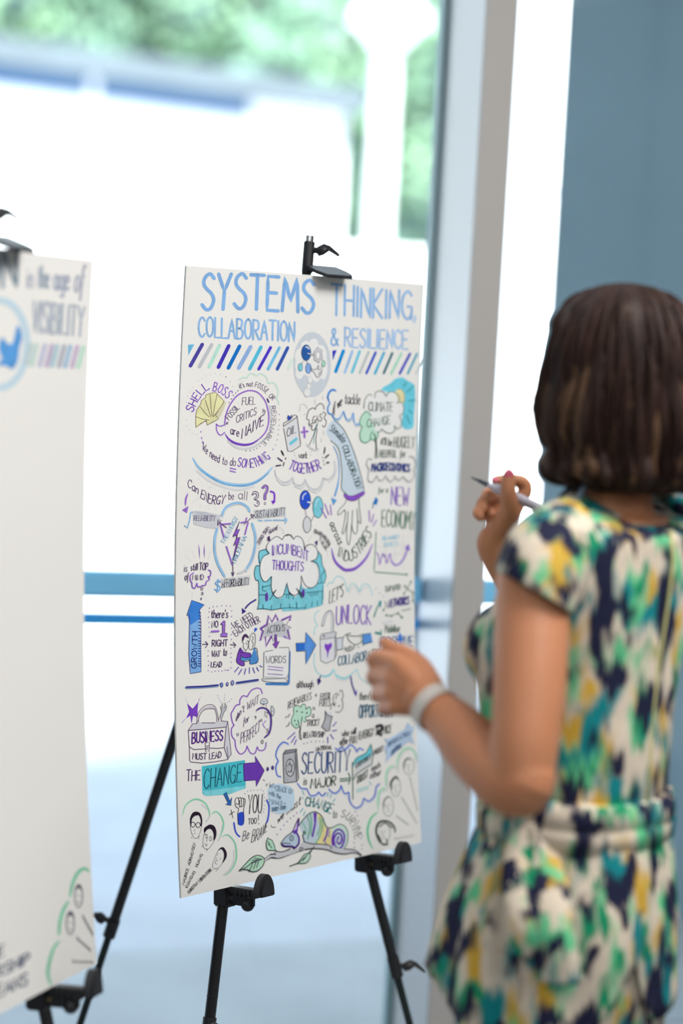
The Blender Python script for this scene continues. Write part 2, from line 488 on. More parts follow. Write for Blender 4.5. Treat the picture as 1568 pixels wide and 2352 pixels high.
# ------------------------------------------------------------------ drawing boards
class Board:
    """a slightly bowed, slightly twisted sheet: corners TL TR BR BL"""
    def __init__(s, cs, bow):
        s.c = [EYE + CR * x + CU * y + _F * z for x, y, z in cs]
        s.ex = ((s.c[1] - s.c[0]) + (s.c[2] - s.c[3])).normalized()
        ey = ((s.c[0] - s.c[3]) + (s.c[1] - s.c[2])).normalized()
        s.n = ey.cross(s.ex).normalized()
        if s.n.dot(EYE - s.c[0]) < 0: s.n = -s.n
        s.ey = ey; s.bow = bow
        s.w = (s.c[1] - s.c[0]).length
        s.o = (s.c[3] + s.c[2]) / 2                     # bottom centre
    def at(s, u, v, h=0.0):
        """u 0..1 left to right, v 0..1 bottom to top, h above the paper"""
        p = s.c[3] * ((1 - u) * (1 - v)) + s.c[2] * (u * (1 - v)) + s.c[0] * ((1 - u) * v) + s.c[1] * (u * v)
        return p + s.n * (h - s.bow * 4 * v * (1 - v))
    def fr(s, x, y, n): return s.o + s.ex * x + s.ey * y + s.n * n
    def inv(s, pts):
        """photo pixels -> (u, v) on the sheet"""
        q = np.array(pts, float)
        c = [np.array(k) for k in s.c]; n = np.array(s.n); e = np.array(EYE); R = np.array(CR); U = np.array(CU); F = np.array(_F)
        def f(u, v):
            p = (c[3] * ((1 - u) * (1 - v))[:, None] + c[2] * (u * (1 - v))[:, None] + c[0] * ((1 - u) * v)[:, None] + c[1] * (u * v)[:, None]) - n * (s.bow * 4 * v * (1 - v))[:, None] - e
            d = p @ F
            return 784 + FPX * (p @ R) / d, 1176 - FPX * (p @ U) / d
        u = np.full(len(q), .5); v = np.full(len(q), .5)
        for _ in range(8):
            x, y = f(u, v); h = 1e-4
            xu, yu = f(u + h, v); xv, yv = f(u, v + h)
            a, b_, c_, d_ = (xu - x) / h, (xv - x) / h, (yu - y) / h, (yv - y) / h
            det = a * d_ - b_ * c_; ex, ey = q[:, 0] - x, q[:, 1] - y
            u = u + (d_ * ex - b_ * ey) / det; v = v + (-c_ * ex + a * ey) / det
        return u, v
    def plane_hit(s, px, py, n):
        """(x, y) in the board frame of a pixel on the plane n off the board"""
        r = P(px, py, 1) - EYE
        o = s.fr(0, 0, n)
        p = EYE + r * ((o - EYE).dot(s.n) / r.dot(s.n))
        return (p - s.o).dot(s.ex), (p - s.o).dot(s.ey)

BRD = Board([(-0.24288412, 0.38615845, 3.78858284), (0.14560595, 0.40583785, 4.30079689), (0.14306022, -0.59334814, 4.34105697), (-0.25418642, -0.61267215, 3.83559013)], 0.017)
_t = 0.22                                             # left board: between the two solved fits
_a = [(-0.54752908, 0.32576465, 2.80482378), (-0.34878106, 0.35429781, 3.40383345), (-0.34931955, -0.64456293, 3.4515506), (-0.55746686, -0.67288924, 2.85573199)]
_b = [(-0.56325125, 0.32357145, 2.75814304), (-0.34878487, 0.35430168, 3.40387065), (-0.34931864, -0.64456127, 3.45154167), (-0.57367204, -0.67507136, 2.80917183)]
BRL = Board([tuple(p * (1 - _t) + q * _t for p, q in zip(A_, B_)) for A_, B_ in zip(_a, _b)], 0.017)

M_paper = mat('white foam board', (0.86, 0.85, 0.825), 0.75, spec=0.25)
M_black = mat('black plastic', (0.018, 0.018, 0.022), 0.4, bump=0.15, bscale=700)
M_tube = mat('black anodised tube', (0.012, 0.012, 0.014), 0.32)
M_tubeg = mat('dark green grey tube', (0.03, 0.04, 0.04), 0.25, metal=0.6)
M_chrome = mat('chrome', (0.75, 0.76, 0.78), 0.18, metal=1.0)
M_brass = mat('brass', (0.55, 0.42, 0.22), 0.3, metal=1.0)
M_rubber = mat('black rubber', (0.01, 0.01, 0.01), 0.8)

def make_board(B, name, label):
    root = thing(name, B.at(.5, 0), label, 'poster')
    N = 40; T = 0.0035
    b = MB()
    fr, bk = [], []
    us = [0, .004] + [i / 10 for i in range(1, 10)] + [.996, 1]
    rings = []
    for i in range(N + 1):
        v = i / N
        rings.append([B.at(u, v, 0) for u in us] + [B.at(u, v, -T) for u in reversed(us)])
    b.rings(rings, True, True, True)
    b.build('sheet', M_paper, root, 'auto')
    return root

# easel measured on the main board, then set behind each board
hook_l = BRD.plane_hit(517, 2055, 0.0); hook_r = BRD.plane_hit(853, 1990, 0.0)
leg_l2 = BRD.plane_hit(489, 2352, -0.018); leg_l1 = BRD.plane_hit(519, 2090, -0.018)
leg_r2 = BRD.plane_hit(948, 2352, -0.018); leg_r1 = BRD.plane_hit(861, 2010, -0.018)
mast_t = BRD.plane_hit(720, 541, -0.018); mast_b = BRD.plane_hit(712, 640, -0.018)
def line_pt(a, b_, y):
    t = (y - a[1]) / (b_[1] - a[1]); return a[0] + (b_[0] - a[0]) * t, y
def make_easel(B, label, rear_pix, mir=None):
    root_l = Vector((B.o.x, B.o.y, 0))
    root = thing('easel', root_l, label, 'easel', None)
    NO = -0.026
    def f(p, n=NO): return B.fr(p[0], p[1], n)
    def to_floor(a, b_):
        t = (0.012 - a.z) / (b_.z - a.z); return a + (b_ - a) * t
    hub = f((-0.005, 0.80), -0.05)
    # mast and telescopic inner tube
    top = f(mast_t); mb_ = f(mast_b)
    m = MB(); m.tube([hub, f(line_pt(mast_t, mast_b, 1.012))], 0.0085, 16, m_=M_tube)
    m.build('mast', None, root, 'auto')
    m = MB(); m.tube([f(line_pt(mast_t, mast_b, 1.0)), top], 0.0073, 16)
    m.build('inner_tube', M_chrome, root, 'auto')
    # top clip: sleeve, plate reaching over the front, wing knob
    cl = MB()
    ax = (f(mast_t) - f(mast_b)).normalized()
    s0 = f(line_pt(mast_t, mast_b, 1.006)); s1 = top - ax * 0.0105
    cl.tube([s0, s1], 0.0098, 24)
    pl = [(-0.020, -.016), (0.066, -.016), (0.071, .004), (0.068, .018), (0.060, .025), (-0.008, .025), (-0.019, .010)]
    cx, cy = line_pt(mast_t, mast_b, 1.004)
    a0 = B.fr(cx, 1.012, 0)
    plate = [a0 + B.ex * x + B.n * n_ + B.ey * (.001 - (n_ + .016) * .42) for x, n_ in pl]
    cl.prism(plate, B.ey * 0.006)
    c = cl.build('clip', M_black, root, 'auto')
    k = MB(); kb = s0.lerp(s1, .72); kd = (B.n * .93 + B.ex * .25).normalized()
    k.tube([kb, kb + kd * .016], 0.0055, 14)
    wing(k, kb + kd * .016, kd, (B.ey * .85 + B.ex * .35).normalized())
    k.build('wing_knob', M_black, c, 'auto')
    # hub plate
    h = MB(); h.bbox(hub, (.03, .028, .016), (B.ex, B.ey, B.n), .005); h.build('hub', M_black, root, 'auto')
    feet = []
    for side, (p1, p2, hk) in enumerate(((leg_l1, leg_l2, hook_l), (leg_r1, leg_r2, hook_r))):
        a = f(p1); q = f(p2)
        foot = to_floor(a, q)
        d = (foot - a).normalized()
        jn = q if side == 0 else f(line_pt(p1, p2, BRD.plane_hit(930, 2240, -.018)[1]))
        if side == 0: jn = jn + d * .03
        lg = MB(); lg.tube([hub, a - d * .02, jn], 0.0092, 18, m_=M_tube)
        gap = jn - d * 0.075
        lg.tube([gap, gap + d * .002], 0.0097, 18, m_=M_tube)
        leg = lg.build('leg', None, root, 'auto')
        lo_ = MB(); lo_.tube([jn - d * .01, foot + d * -.02], 0.0068, 16); lo_.build('lower_tube', M_tubeg, leg, 'auto')
        fo = MB(); fo.tube([foot - d * .035, foot], [.010, .012], 16); fo.build('foot', M_rubber, leg, 'auto')
        co = MB(); co.tube([jn - d * .04, jn], 0.0112, 18)
        col = co.build('collar', M_black, leg, 'auto')
        k = MB()
        kd = (B.n * .8 + B.ex * .5).normalized() if side else (B.n * .95 - B.ex * .3).normalized()
        kb = jn - d * .022
        k.tube([kb, kb + kd * .018], .005, 12)
        if side == 0:
            k.ell(kb + kd * .014, (.013, .013, .006), (d, d.cross(kd), kd))
        wing(k, kb + kd * .016, kd, (d * -.7 + B.ex * .5).normalized() if side else (B.ey * .8 - B.ex * .5).normalized())
        k.build('wing_knob', M_black, leg, 'auto')
        # board rest: collar, ribbed tray, rounded stop, bolt and knob
        hx_, hy_ = hk
        rb = MB()
        y0 = 0.0
        tl, _ = line_pt(p1, p2, 0)
        o_ = B.fr(tl, 0, 0)
        rb.bbox(o_ + B.ey * -.020 + B.n * NO, (.0145, .017, .015), (B.ex, B.ey, B.n), .003)
        rb.bbox(o_ + B.ey * -.007 + B.n * .012, (.0105, .0055, .040), (B.ex, B.ey, B.n), .002)
        rb.bbox(o_ + B.ey * -.020 + B.n * .005, (.005, .012, .030), (B.ex, B.ey, B.n), .002)
        for kk in range(5):
            rb.box(o_ + B.ey * -.009 + B.n * (.006 + kk * .009), (.0125, .0065, .0016), (B.ex, B.ey, B.n))
        st = [o_ + B.ex * (.021 * math.cos(t)) + B.ey * (-.010 + .036 * math.sin(t)) + B.n * .050 for t in [math.pi * i / 18 for i in range(19)]]
        rb.prism(st, B.n * .011)
        st = [o_ + B.ex * (.015 * math.cos(t)) + B.ey * (-.010 + .026 * math.sin(t)) + B.n * .061 for t in [math.pi * i / 18 for i in range(19)]]
        rb.prism(st, B.n * .003)
        rest = rb.build('board_rest', M_black, root, 'auto')
        bo = MB(); bc = o_ + B.ey * -.021 + B.n * -.012 + B.ex * .0
        bo.tube([bc, bc + B.n * .006], .0062, 6); bo.ell(bc + B.n * .006, (.005, .005, .003), (B.ex, B.ey, B.n))
        bo.build('bolt', M_chrome if side == 0 else M_brass, rest, 'auto')
        kn = MB(); kc = o_ + B.ey * -.029 + B.n * .022
        kn.ell(kc, (.011, .011, .011), (B.ex, B.ey, B.n)); kn.build('knob', M_black, rest, True)
    # rear leg
    a = hub; q = P(*rear_pix)
    foot = to_floor(a, q); d = (foot - a).normalized()
    return root, a, foot, d
def wing(mb, c, d, w):
    """flat wing of a wing screw: c root, d screw axis, w wing direction"""
    s_ = d.cross(w).normalized()
    pts = [c - w * .006, c + d * .004 - w * .010, c + d * .012 - w * .008, c + d * .020 - w * .001, c + d * .040 - w * .012, c + d * .042 - w * .008, c + d * .022 + w * .007, c + d * .010 + w * .011, c + w * .006]
    mb.prism([p - s_ * .003 for p in pts], s_ * .006)
    mb.ell(c + d * .008, (.010, .008, .006), (d, w, s_))
def rear_leg(root, a, foot, d, t_joint):
    jn = a + (foot - a) * t_joint
    lg = MB(); lg.tube([a, jn], 0.0095, 18, m_=M_tube); leg = lg.build('leg', None, root, 'auto')
    lo_ = MB(); lo_.tube([jn - d * .01, foot - d * .02], 0.0068, 16); lo_.build('lower_tube', M_tubeg, leg, 'auto')
    fo = MB(); fo.tube([foot - d * .035, foot], [.010, .012], 16); fo.build('foot', M_rubber, leg, 'auto')
    co = MB(); co.tube([jn - d * .035, jn], 0.0115, 18); co.build('collar', M_black, leg, 'auto')
    k = MB(); kd = (-CR * .9 + CU * .25).normalized(); kb = jn - d * .03
    k.tube([kb, kb + kd * .02], .005, 12); wing(k, kb + kd * .016, kd, (d * -1).normalized())
    k.build('wing_knob', M_black, leg, 'auto')

board_main = make_board(BRD, 'drawing_board', 'white poster board full of marker drawings titled SYSTEMS THINKING on the sharp middle easel')
board_left = make_board(BRL, 'drawing_board', 'mostly blank white poster board cut by the left edge with a blue bird drawing')
ez, a_, f_, d_ = make_easel(BRD, 'black tripod easel holding the fully drawn poster in the middle', (150, 2352 + 103, 4.42))
# the rear leg runs from the hub down and away to the left; joint where the collar shows in the photo
def t_at(a, foot, py):
    best = min(range(1000), key=lambda i: abs(proj(a.lerp(foot, i / 1000))[1] - py)); return best / 1000
rear_leg(ez, a_, f_, d_, t_at(a_, f_, 2150))
print('rear', [proj(a_.lerp(f_, t)) for t in (0, .3, .6, .8, 1)], f_)
ez2, a_, f_, d_ = make_easel(BRL, 'black tripod easel under the mostly blank poster at the left edge', tuple(proj(BRL.fr(*[(f_ - BRD.o).dot(k) for k in (BRD.ex, BRD.ey, BRD.n)]))))
rear_leg(ez2, a_, f_, d_, .62)

# ------------------------------------------------------------------ marker ink: stroke lettering and drawings laid on the paper
GL = {
'A': (6, '0,0 3,10 6,0|1.2,3.8 4.8,3.8'), 'B': (5.6, '0,0 0,10|~0,10 4,9.6 4.6,7.8 3.4,5.6 0,5.2|~0,5.2 4.2,4.8 5.4,2.6 4,0.3 0,0'),
'C': (5.6, '~5.6,8.3 3.5,10 1,8.5 0,5 1,1.5 3.5,0 5.6,1.7'), 'D': (5.6, '0,0 0,10|~0,10 3.5,9.3 5.6,5 3.5,.7 0,0'),
'E': (5, '4.8,10 0,10 0,0 5,0|0,5.2 4,5.2'), 'F': (4.8, '4.8,10 0,10 0,0|0,5.2 4,5.2'),
'G': (5.8, '~5.4,8.5 3.5,10 1,8.5 0,5 1,1.5 3.3,0 5.4,1.5|3.2,4.5 5.6,4.5 5.5,0'), 'H': (5.2, '0,0 0,10|5.2,0 5.2,10|0,5 5.2,5'),
'I': (.8, '.4,0 .4,10'), 'J': (4, '~4,10 4,3 3,.4 1.5,0 0,1.8'), 'K': (5.2, '0,0 0,10|5,10 0,4.5 5.2,0'), 'L': (4.5, '0,10 0,0 4.5,0'),
'M': (7, '0,0 .8,10 3.5,3 6.2,10 7,0'), 'N': (5.2, '0,0 0,10 5.2,0 5.2,10'), 'O': (6, '~3,10 .8,8.5 0,5 .8,1.5 3,0 5.2,1.5 6,5 5.2,8.5 3,10'),
'P': (5, '0,0 0,10|~0,10 4,9.5 5,7.4 4,5.2 0,4.6'), 'Q': (6, '~3,10 .8,8.5 0,5 .8,1.5 3,0 5.2,1.5 6,5 5.2,8.5 3,10|3.5,2.5 6,-.8'),
'R': (5.4, '0,0 0,10|~0,10 4,9.5 4.9,7.4 4,5.2 0,4.6|1.8,4.7 5.4,0'), 'S': (5.2, '~5,8.7 3.2,10 1,9 .5,7.2 2,5.7 4,4.5 5.1,2.7 4,.5 2,0 0,1.4'),
'T': (6, '0,10 6,10|3,10 3,0'), 'U': (5.4, '~0,10 0,3 1.2,.5 2.8,0 4.4,.7 5.4,3 5.4,10'), 'V': (5.6, '0,10 2.8,0 5.6,10'),
'W': (7.4, '0,10 1.8,0 3.6,7 5.4,0 7.4,10'), 'X': (5, '0,10 5,0|5,10 0,0'), 'Y': (5.6, '0,10 2.8,5 5.6,10|2.8,5 2.5,0'), 'Z': (5, '0,10 5,10 0,0 5,0'),
'a': (4.4, '~4.2,5 2.5,6.2 .6,5 0,3 .8,.5 2.4,0 4.2,2.4|4.2,6 4.4,0'), 'b': (4.2, '0,10 0,0|~0,4 1.8,6 3.8,5 4.2,3 3.4,.6 1.6,0 0,1.2'),
'c': (3.8, '~3.8,5 2.2,6 .5,4.9 0,3 .7,.7 2.3,0 3.8,1.2'), 'd': (4.4, '~4.2,4.6 2.4,6 .5,4.8 0,3 .7,.6 2.2,0 4.2,2|4.2,10 4.3,0'),
'e': (4, '~0,3.2 3.9,3.6 3.6,5.3 2.1,6.1 .5,4.9 0,3 .7,.6 2.2,0 4,1.2'), 'f': (3.4, '~3.4,9.3 2.4,10 1.5,9 1.3,6 1.2,-3|0,5.8 3,5.8'),
'g': (4.2, '~4,5 2.3,6 .5,4.8 0,3 .8,.6 2.2,.2 4,2|~4.1,6 4,-1.5 2.6,-3.2 .4,-2.3'), 'h': (4, '0,10 0,0|~0,3.8 1.6,5.9 3.3,5.4 4,3.6 4,0'),
'i': (.8, '.4,6 .4,0|.4,8 .4,8.6'), 'k': (3.8, '0,10 0,0|3.4,6 0,2.6 3.8,0'), 'l': (.9, '.3,10 .4,0'), 'm': (6.4, '0,6 0,0|~0,4 1.4,5.9 2.8,5 3.1,0|~3.1,4 4.6,5.9 6,5 6.4,0'),
'n': (4, '0,6 0,0|~0,3.8 1.6,5.9 3.3,5.4 4,3.6 4,0'), 'o': (4.4, '~2.2,6 .5,5 0,3 .6,.8 2.2,0 3.8,.8 4.4,3 3.9,5 2.2,6'), 'p': (4.2, '0,6 0,-3.4|~0,4 1.8,6 3.8,5 4.2,3 3.4,.6 1.6,0 0,1.2'),
'r': (3, '0,6 0,0|~0,3.6 1.2,5.6 3,5.8'), 's': (3.4, '~3.2,5.2 1.8,6.1 .3,5 1.2,3.5 3,2.3 3.1,.8 1.6,0 0,.9'), 't': (3.2, '~1.4,9 1.3,2 1.9,.3 3.2,.8|0,6 3,6'),
'u': (4, '~0,6 0,2 1,.2 2.6,.3 4,2.4|4,6 4.1,0'), 'v': (4, '0,6 2,0 4,6'), 'w': (6, '0,6 1.5,0 3,5 4.5,0 6,6'), 'y': (4.2, '0,6 2.1,.6|4.2,6 1.2,-3.4'), 'x': (3.6, '0,6 3.6,0|3.6,6 0,0'),
'1': (2.4, '0,8 1.6,10 1.6,0'), '2': (4, '~0,8 1.6,10 3.8,8.6 3,5.4 0,0|0,0 4,0'), '3': (4, '~0,9 2,10 3.8,8.4 3,6 1.4,5.4 3.4,4.6 4,2.4 2.4,.2 0,1'), '9': (4, '~3.8,8 2,10 .2,8 .8,5.6 2.6,5.4 3.8,7.6 3.6,3.6 2.4,0'),
',': (1, '~.8,1 .8,-.6 0,-2.2'), '.': (.8, '.3,0 .6,.5'), "'": (.8, '.6,10 .3,7.6'), '"': (2.2, '~.3,10.4 .2,9 .8,8|~1.7,10.4 1.6,9 2.2,8'), '!': (.8, '.5,10 .4,3|.4,.2 .4,.8'),
'?': (4, '~0,8.4 1.8,10 3.8,8.4 3.4,6.4 1.9,5 1.8,3|1.8,.2 1.8,.8'), '+': (4, '0,4 4,4|2,6.2 2,1.8'), '&': (6, '~5.6,0 2,6 1,8.4 2.4,10 3.6,8.4 2.4,6 .4,3.4 .4,1 2.2,0 4.4,1.4 5.4,4'), '$': (5, '~4.8,8.4 3,9.4 1,8.6 .6,7 2,5.6 4,4.6 5,2.8 4,1 2,.6 0,1.8|2.6,11 2.4,-1'),
'-': (3, '0,4 3,4'), '=': (3, '0,5 3,5|0,3 3,3'), ' ': (2.6, ''),
}
INK = {}
def ink_mat(col):
    if col not in INK:
        INK[col] = mat('ink ' + col, hx(col), 0.6, var=(0.10 if min(hx(col)) < .5 else 0.015), scale=45, spec=0.2)
    return INK[col]
REG = {'Z': (0, 0, 1), 'A': (400, 520, 1568 / 600), 'B': (410, 840, 1568 / 300), 'C': (620, 860, 1568 / 360), 'D': (410, 1080, 1568 / 300), 'E': (660, 1100, 1568 / 320),
       'F': (400, 1340, 1568 / 300), 'G': (660, 1320, 1568 / 320), 'H': (400, 1560, 1568 / 280), 'I': (620, 1560, 1568 / 360), 'J': (400, 1800, 1568 / 300), 'K': (620, 1780, 1568 / 360), 'L': (600, 760, 1568 / 200)}
def pp(s):
    return [tuple(float(q) for q in a.split(',')) for a in s.split()] if isinstance(s, str) else s
class Ink:
    def __init__(s): s.v = []; s.h = []; s.f = []; s.mi = []; s.mats = []; s.hc = 2e-4; s.r = REG['Z']
    def reg(s, k): s.r = REG[k]; return s
    def slot(s, col):
        m_ = ink_mat(col)
        if m_ not in s.mats: s.mats.append(m_)
        return s.mats.index(m_)
    def px(s, pts): return [np.array((s.r[0] + q[0] / s.r[2], s.r[1] + q[1] / s.r[2])) for q in pts]
    def poly(s, P2, w, col, closed=False, taper=0.0):
        """ribbon of width w (photo pixels) along photo-pixel points"""
        q = []
        n0 = len(P2)
        for i in range(n0 if closed else n0 - 1):
            a, b = P2[i], P2[(i + 1) % n0]
            k = max(1, int(np.linalg.norm(b - a) / 14))
            q += [a + (b - a) * j / k for j in range(k)]
        if not closed: q.append(P2[-1])
        q = [x for i, x in enumerate(q) if i == 0 or np.linalg.norm(x - q[i - 1]) > .02]
        n = len(q)
        if n < 2: return
        k0 = len(s.v); mi = s.slot(col)
        if not closed and not taper:                 # rounded ends
            d0 = (q[0] - q[1]); d0 /= np.linalg.norm(d0); d1 = (q[-1] - q[-2]); d1 /= np.linalg.norm(d1)
            q = [q[0] + d0 * w * .42] + q + [q[-1] + d1 * w * .42]; n += 2
        for i in range(n):
            a = q[i - 1] if (i or closed) else q[i]; b = q[(i + 1) % n] if (i < n - 1 or closed) else q[i]
            t = b - a; L = np.linalg.norm(t); t = t / L if L > 1e-9 else np.array((1.0, 0)); nr = np.array((-t[1], t[0]))
            ww = w / 2
            if not closed:
                if taper: ww *= max(.12, min(1, math.sin(math.pi * i / (n - 1)) ** taper))
                elif i in (0, n - 1): ww *= .45
            s.v += [q[i] + nr * ww, q[i] - nr * ww]; s.h += [s.hc] * 2
        for i in range(n if closed else n - 1):
            a, b = k0 + 2 * i, k0 + 2 * ((i + 1) % n)
            s.f.append((a, a + 1, b + 1, b)); s.mi.append(mi)
    def S(s, col, w, *paths, sm=1, cl=0, tp=0.0):
        for p in paths:
            q = pp(p)
            if sm and len(q) > 2: q = smoothpts(q, 5, cl)
            s.poly(s.px(q), w / s.r[2], col, cl, tp)
        s.hc += 1.2e-5
        return s
    def L(s, col, w, *paths, **k): return s.S(col, w, *paths, sm=0, **k)
    def D(s, col, r, pts):
        for x, y in pp(pts):
            c = s.px([(x, y)])[0]; R = r / s.r[2]; k0 = len(s.v); mi = s.slot(col)
            for j in range(7): s.v.append(c + R * np.array((.85 * math.cos(j * .8976), 1.1 * math.sin(j * .8976)))); s.h.append(s.hc)
            s.f.append(tuple(range(k0, k0 + 7))); s.mi.append(mi)
        s.hc += 1e-5
        return s
    def F(s, col, path, sm=1):
        q = pp(path)
        if sm: q = smoothpts(q, 5, True)
        q = s.px(q); k0 = len(s.v); mi = s.slot(col)
        s.v += q; s.h += [s.hc] * len(q)
        for t in tessellate_polygon([[Vector((x[0], x[1], 0)) for x in q]]):
            s.f.append(tuple(k0 + i for i in t)); s.mi.append(mi)
        hh = max(x[1] for x in q) - min(x[1] for x in q)
        s.hc += 4e-5 + 0.02 * (hh / 1400) ** 2
        return s
    def FO(s, fill, col, w, path, sm=1):
        return s.F(fill, path, sm).S(col, w, path, sm=sm, cl=1)
    def ring(s, cx, cy, rx, ry, n=14, a0=0, a1=360):
        return [(cx + rx * math.cos(math.radians(a0 + (a1 - a0) * i / n)), cy + ry * math.sin(math.radians(a0 + (a1 - a0) * i / n))) for i in range(n if a1 - a0 == 360 else n + 1)]
    def cloud(s, pts, bulge=.5):
        """scalloped path through cusp points; bulges to the left of travel"""
        q = pp(pts); out = []
        for a, b in zip(q[:-1], q[1:]):
            a = np.array(a); b = np.array(b); d = b - a; nr = np.array((d[1], -d[0]))
            for i in range(8):
                t = i / 8; out.append(a + d * t + nr * bulge * math.sin(math.pi * t) ** .8)
        out.append(np.array(q[-1]))
        return out
    def T(s, text, path, h, col, w, up=0):
        q = [np.array(x) for x in (smoothpts(pp(path), 8) if len(pp(path)) > 2 else pp(path))]
        q = s.px(q); cum = [0.0]
        for a, b in zip(q[:-1], q[1:]): cum.append(cum[-1] + np.linalg.norm(b - a))
        tot = cum[-1]
        adv = [GL[c][0] + 1.7 for c in text]; W = sum(adv) - 1.7; k = tot / W
        hh = h if isinstance(h, tuple) else (h, h)
        def at(d):
            d = min(max(d, 0), tot); i = 0
            while i < len(cum) - 2 and cum[i + 1] < d: i += 1
            t = (q[i + 1] - q[i]) / max(1e-9, cum[i + 1] - cum[i])
            return q[i] + t * (d - cum[i]), t
        x = 0.0; w *= .86
        for c, ad in zip(text, adv):
            wd, gl = GL[c]
            o, t = at((x + wd / 2) * k)
            H = (hh[0] + (hh[1] - hh[0]) * (x / max(W, 1e-6))) / s.r[2] / 10
            if up == 'r': U = np.array((t[1], -t[0]))
            elif up == 'h': U = np.array((t[1] * .45, -1 + (1 - t[0]) * .2)); U = U / np.linalg.norm(U)
            else: U = np.array((math.sin(math.radians(up)), -math.cos(math.radians(up))))
            jit = rnd.uniform(-.25, .25)
            for st in gl.split('|'):
                if not st: continue
                p = pp(st[1:] if st[0] == '~' else st)
                if st[0] == '~': p = smoothpts(p, 4)
                s.poly([o + t * ((a[0] - wd / 2) * k) + U * ((a[1] + jit) * H) for a in p], w / s.r[2], col)
            x += ad
        s.hc += 1.2e-5
        return s
    def build(s, B, name, parent, label=None):
        u, v = B.inv(s.v)
        off = parent.location
        vs = [tuple(B.at(a, b, h) - off) for a, b, h in zip(u, v, s.h)]
        me = bpy.data.meshes.new(name)
        me.from_pydata(vs, [], s.f)
        for m_ in s.mats: me.materials.append(m_)
        me.polygons.foreach_set('material_index', s.mi)
        me.update()
        o = bpy.data.objects.new(name, me); C.objects.link(o); o.parent = parent
        if label: o['label'] = label
        return o

BL1, BL2 = '8fb9e8', 'a9c9ec'                          # pale blue marker
PU, DP, LP, IK, GR, GN_ = '7a4bc0', '4b2a66', '9b6fd0', '2b2438', 'c9ccd3', '1d3b36'
AQ, BLU, NV, MINT, GREY = '66c8e0', '2f86dc', '1f3a8a', 'bfe6d2', 'd3d5da'

def title():
    k = Ink().reg('A')
    k.T('COLLABORATION', '145,660 430,675 720,690', (118, 118), '93bce9', 15, 1)
    k.T('SYSTEMS', '165,495 480,497 835,522', (215, 195), '84b2e6', 25, 2)
    k.build(BRD, 'title_lettering', board_main, 'pale blue brush lettering SYSTEMS COLLABORATION')
    k = Ink().reg('A')
    k.T('THINKING', '940,530 1180,548 1425,560', (185, 165), '93bce9', 17, 1)
    k.S('a9c9ec', 12, '1442,540 1445,560 1436,575')
    k.T('&', '940,712 985,714', 100, '93bce9', 14).T('RESILIENCE', '1022,722 1200,730 1400,738', (112, 112), 'a4c5ec', 14, 1)
    k.build(BRD, 'title_lettering', board_main, 'pale blue brush lettering THINKING and RESILIENCE')
def stripes():
    k = Ink().reg('A')
    k.F('6cbbe6', '82,710 120,708 84,775', 0)
    for x0, y0, x1, y1, c, w in ((168, 708, 96, 838, '4a45a0', 22), (224, 710, 150, 842, 'c3c6cd', 22), (272, 712, 208, 845, 'b3e3d4', 20), (327, 716, 264, 846, '4334b8', 22), (392, 718, 324, 850, '1173c8', 22), (458, 722, 386, 850, '93b6e8', 24), (520, 724, 452, 855, '55bfe0', 22), (578, 726, 506, 857, '4a34cc', 18), (630, 728, 562, 857, '76c4ea', 18), (680, 728, 617, 857, '3456b0', 20), (705, 800, 682, 856, 'd5ebe0', 16),
                             (1015, 746, 968, 872, '0d8ed6', 20), (1068, 750, 1022, 878, '9fc4ec', 16), (1112, 750, 1066, 876, '70c9e2', 17), (1165, 754, 1112, 880, 'c2cacc', 16), (1208, 756, 1152, 882, '1a4cc4', 15), (1258, 758, 1203, 884, '3fb2da', 15), (1308, 760, 1256, 882, '0c6c7c', 14), (1362, 762, 1300, 886, 'a9dfc8', 15), (1414, 764, 1352, 884, '2a3fc0', 15), (1456, 764, 1400, 884, '19a0c0', 12), (1484, 800, 1450, 886, 'cfd6d8', 12)):
        if x0 == 1015: k.build(BRD, 'stripe_row', board_main); k = Ink().reg('A')
        k.L(c, w, [(x0, y0), (x1, y1)])
    k.F('2c34c4', '948,746 974,742 950,806', 0)
    k.build(BRD, 'stripe_row', board_main)
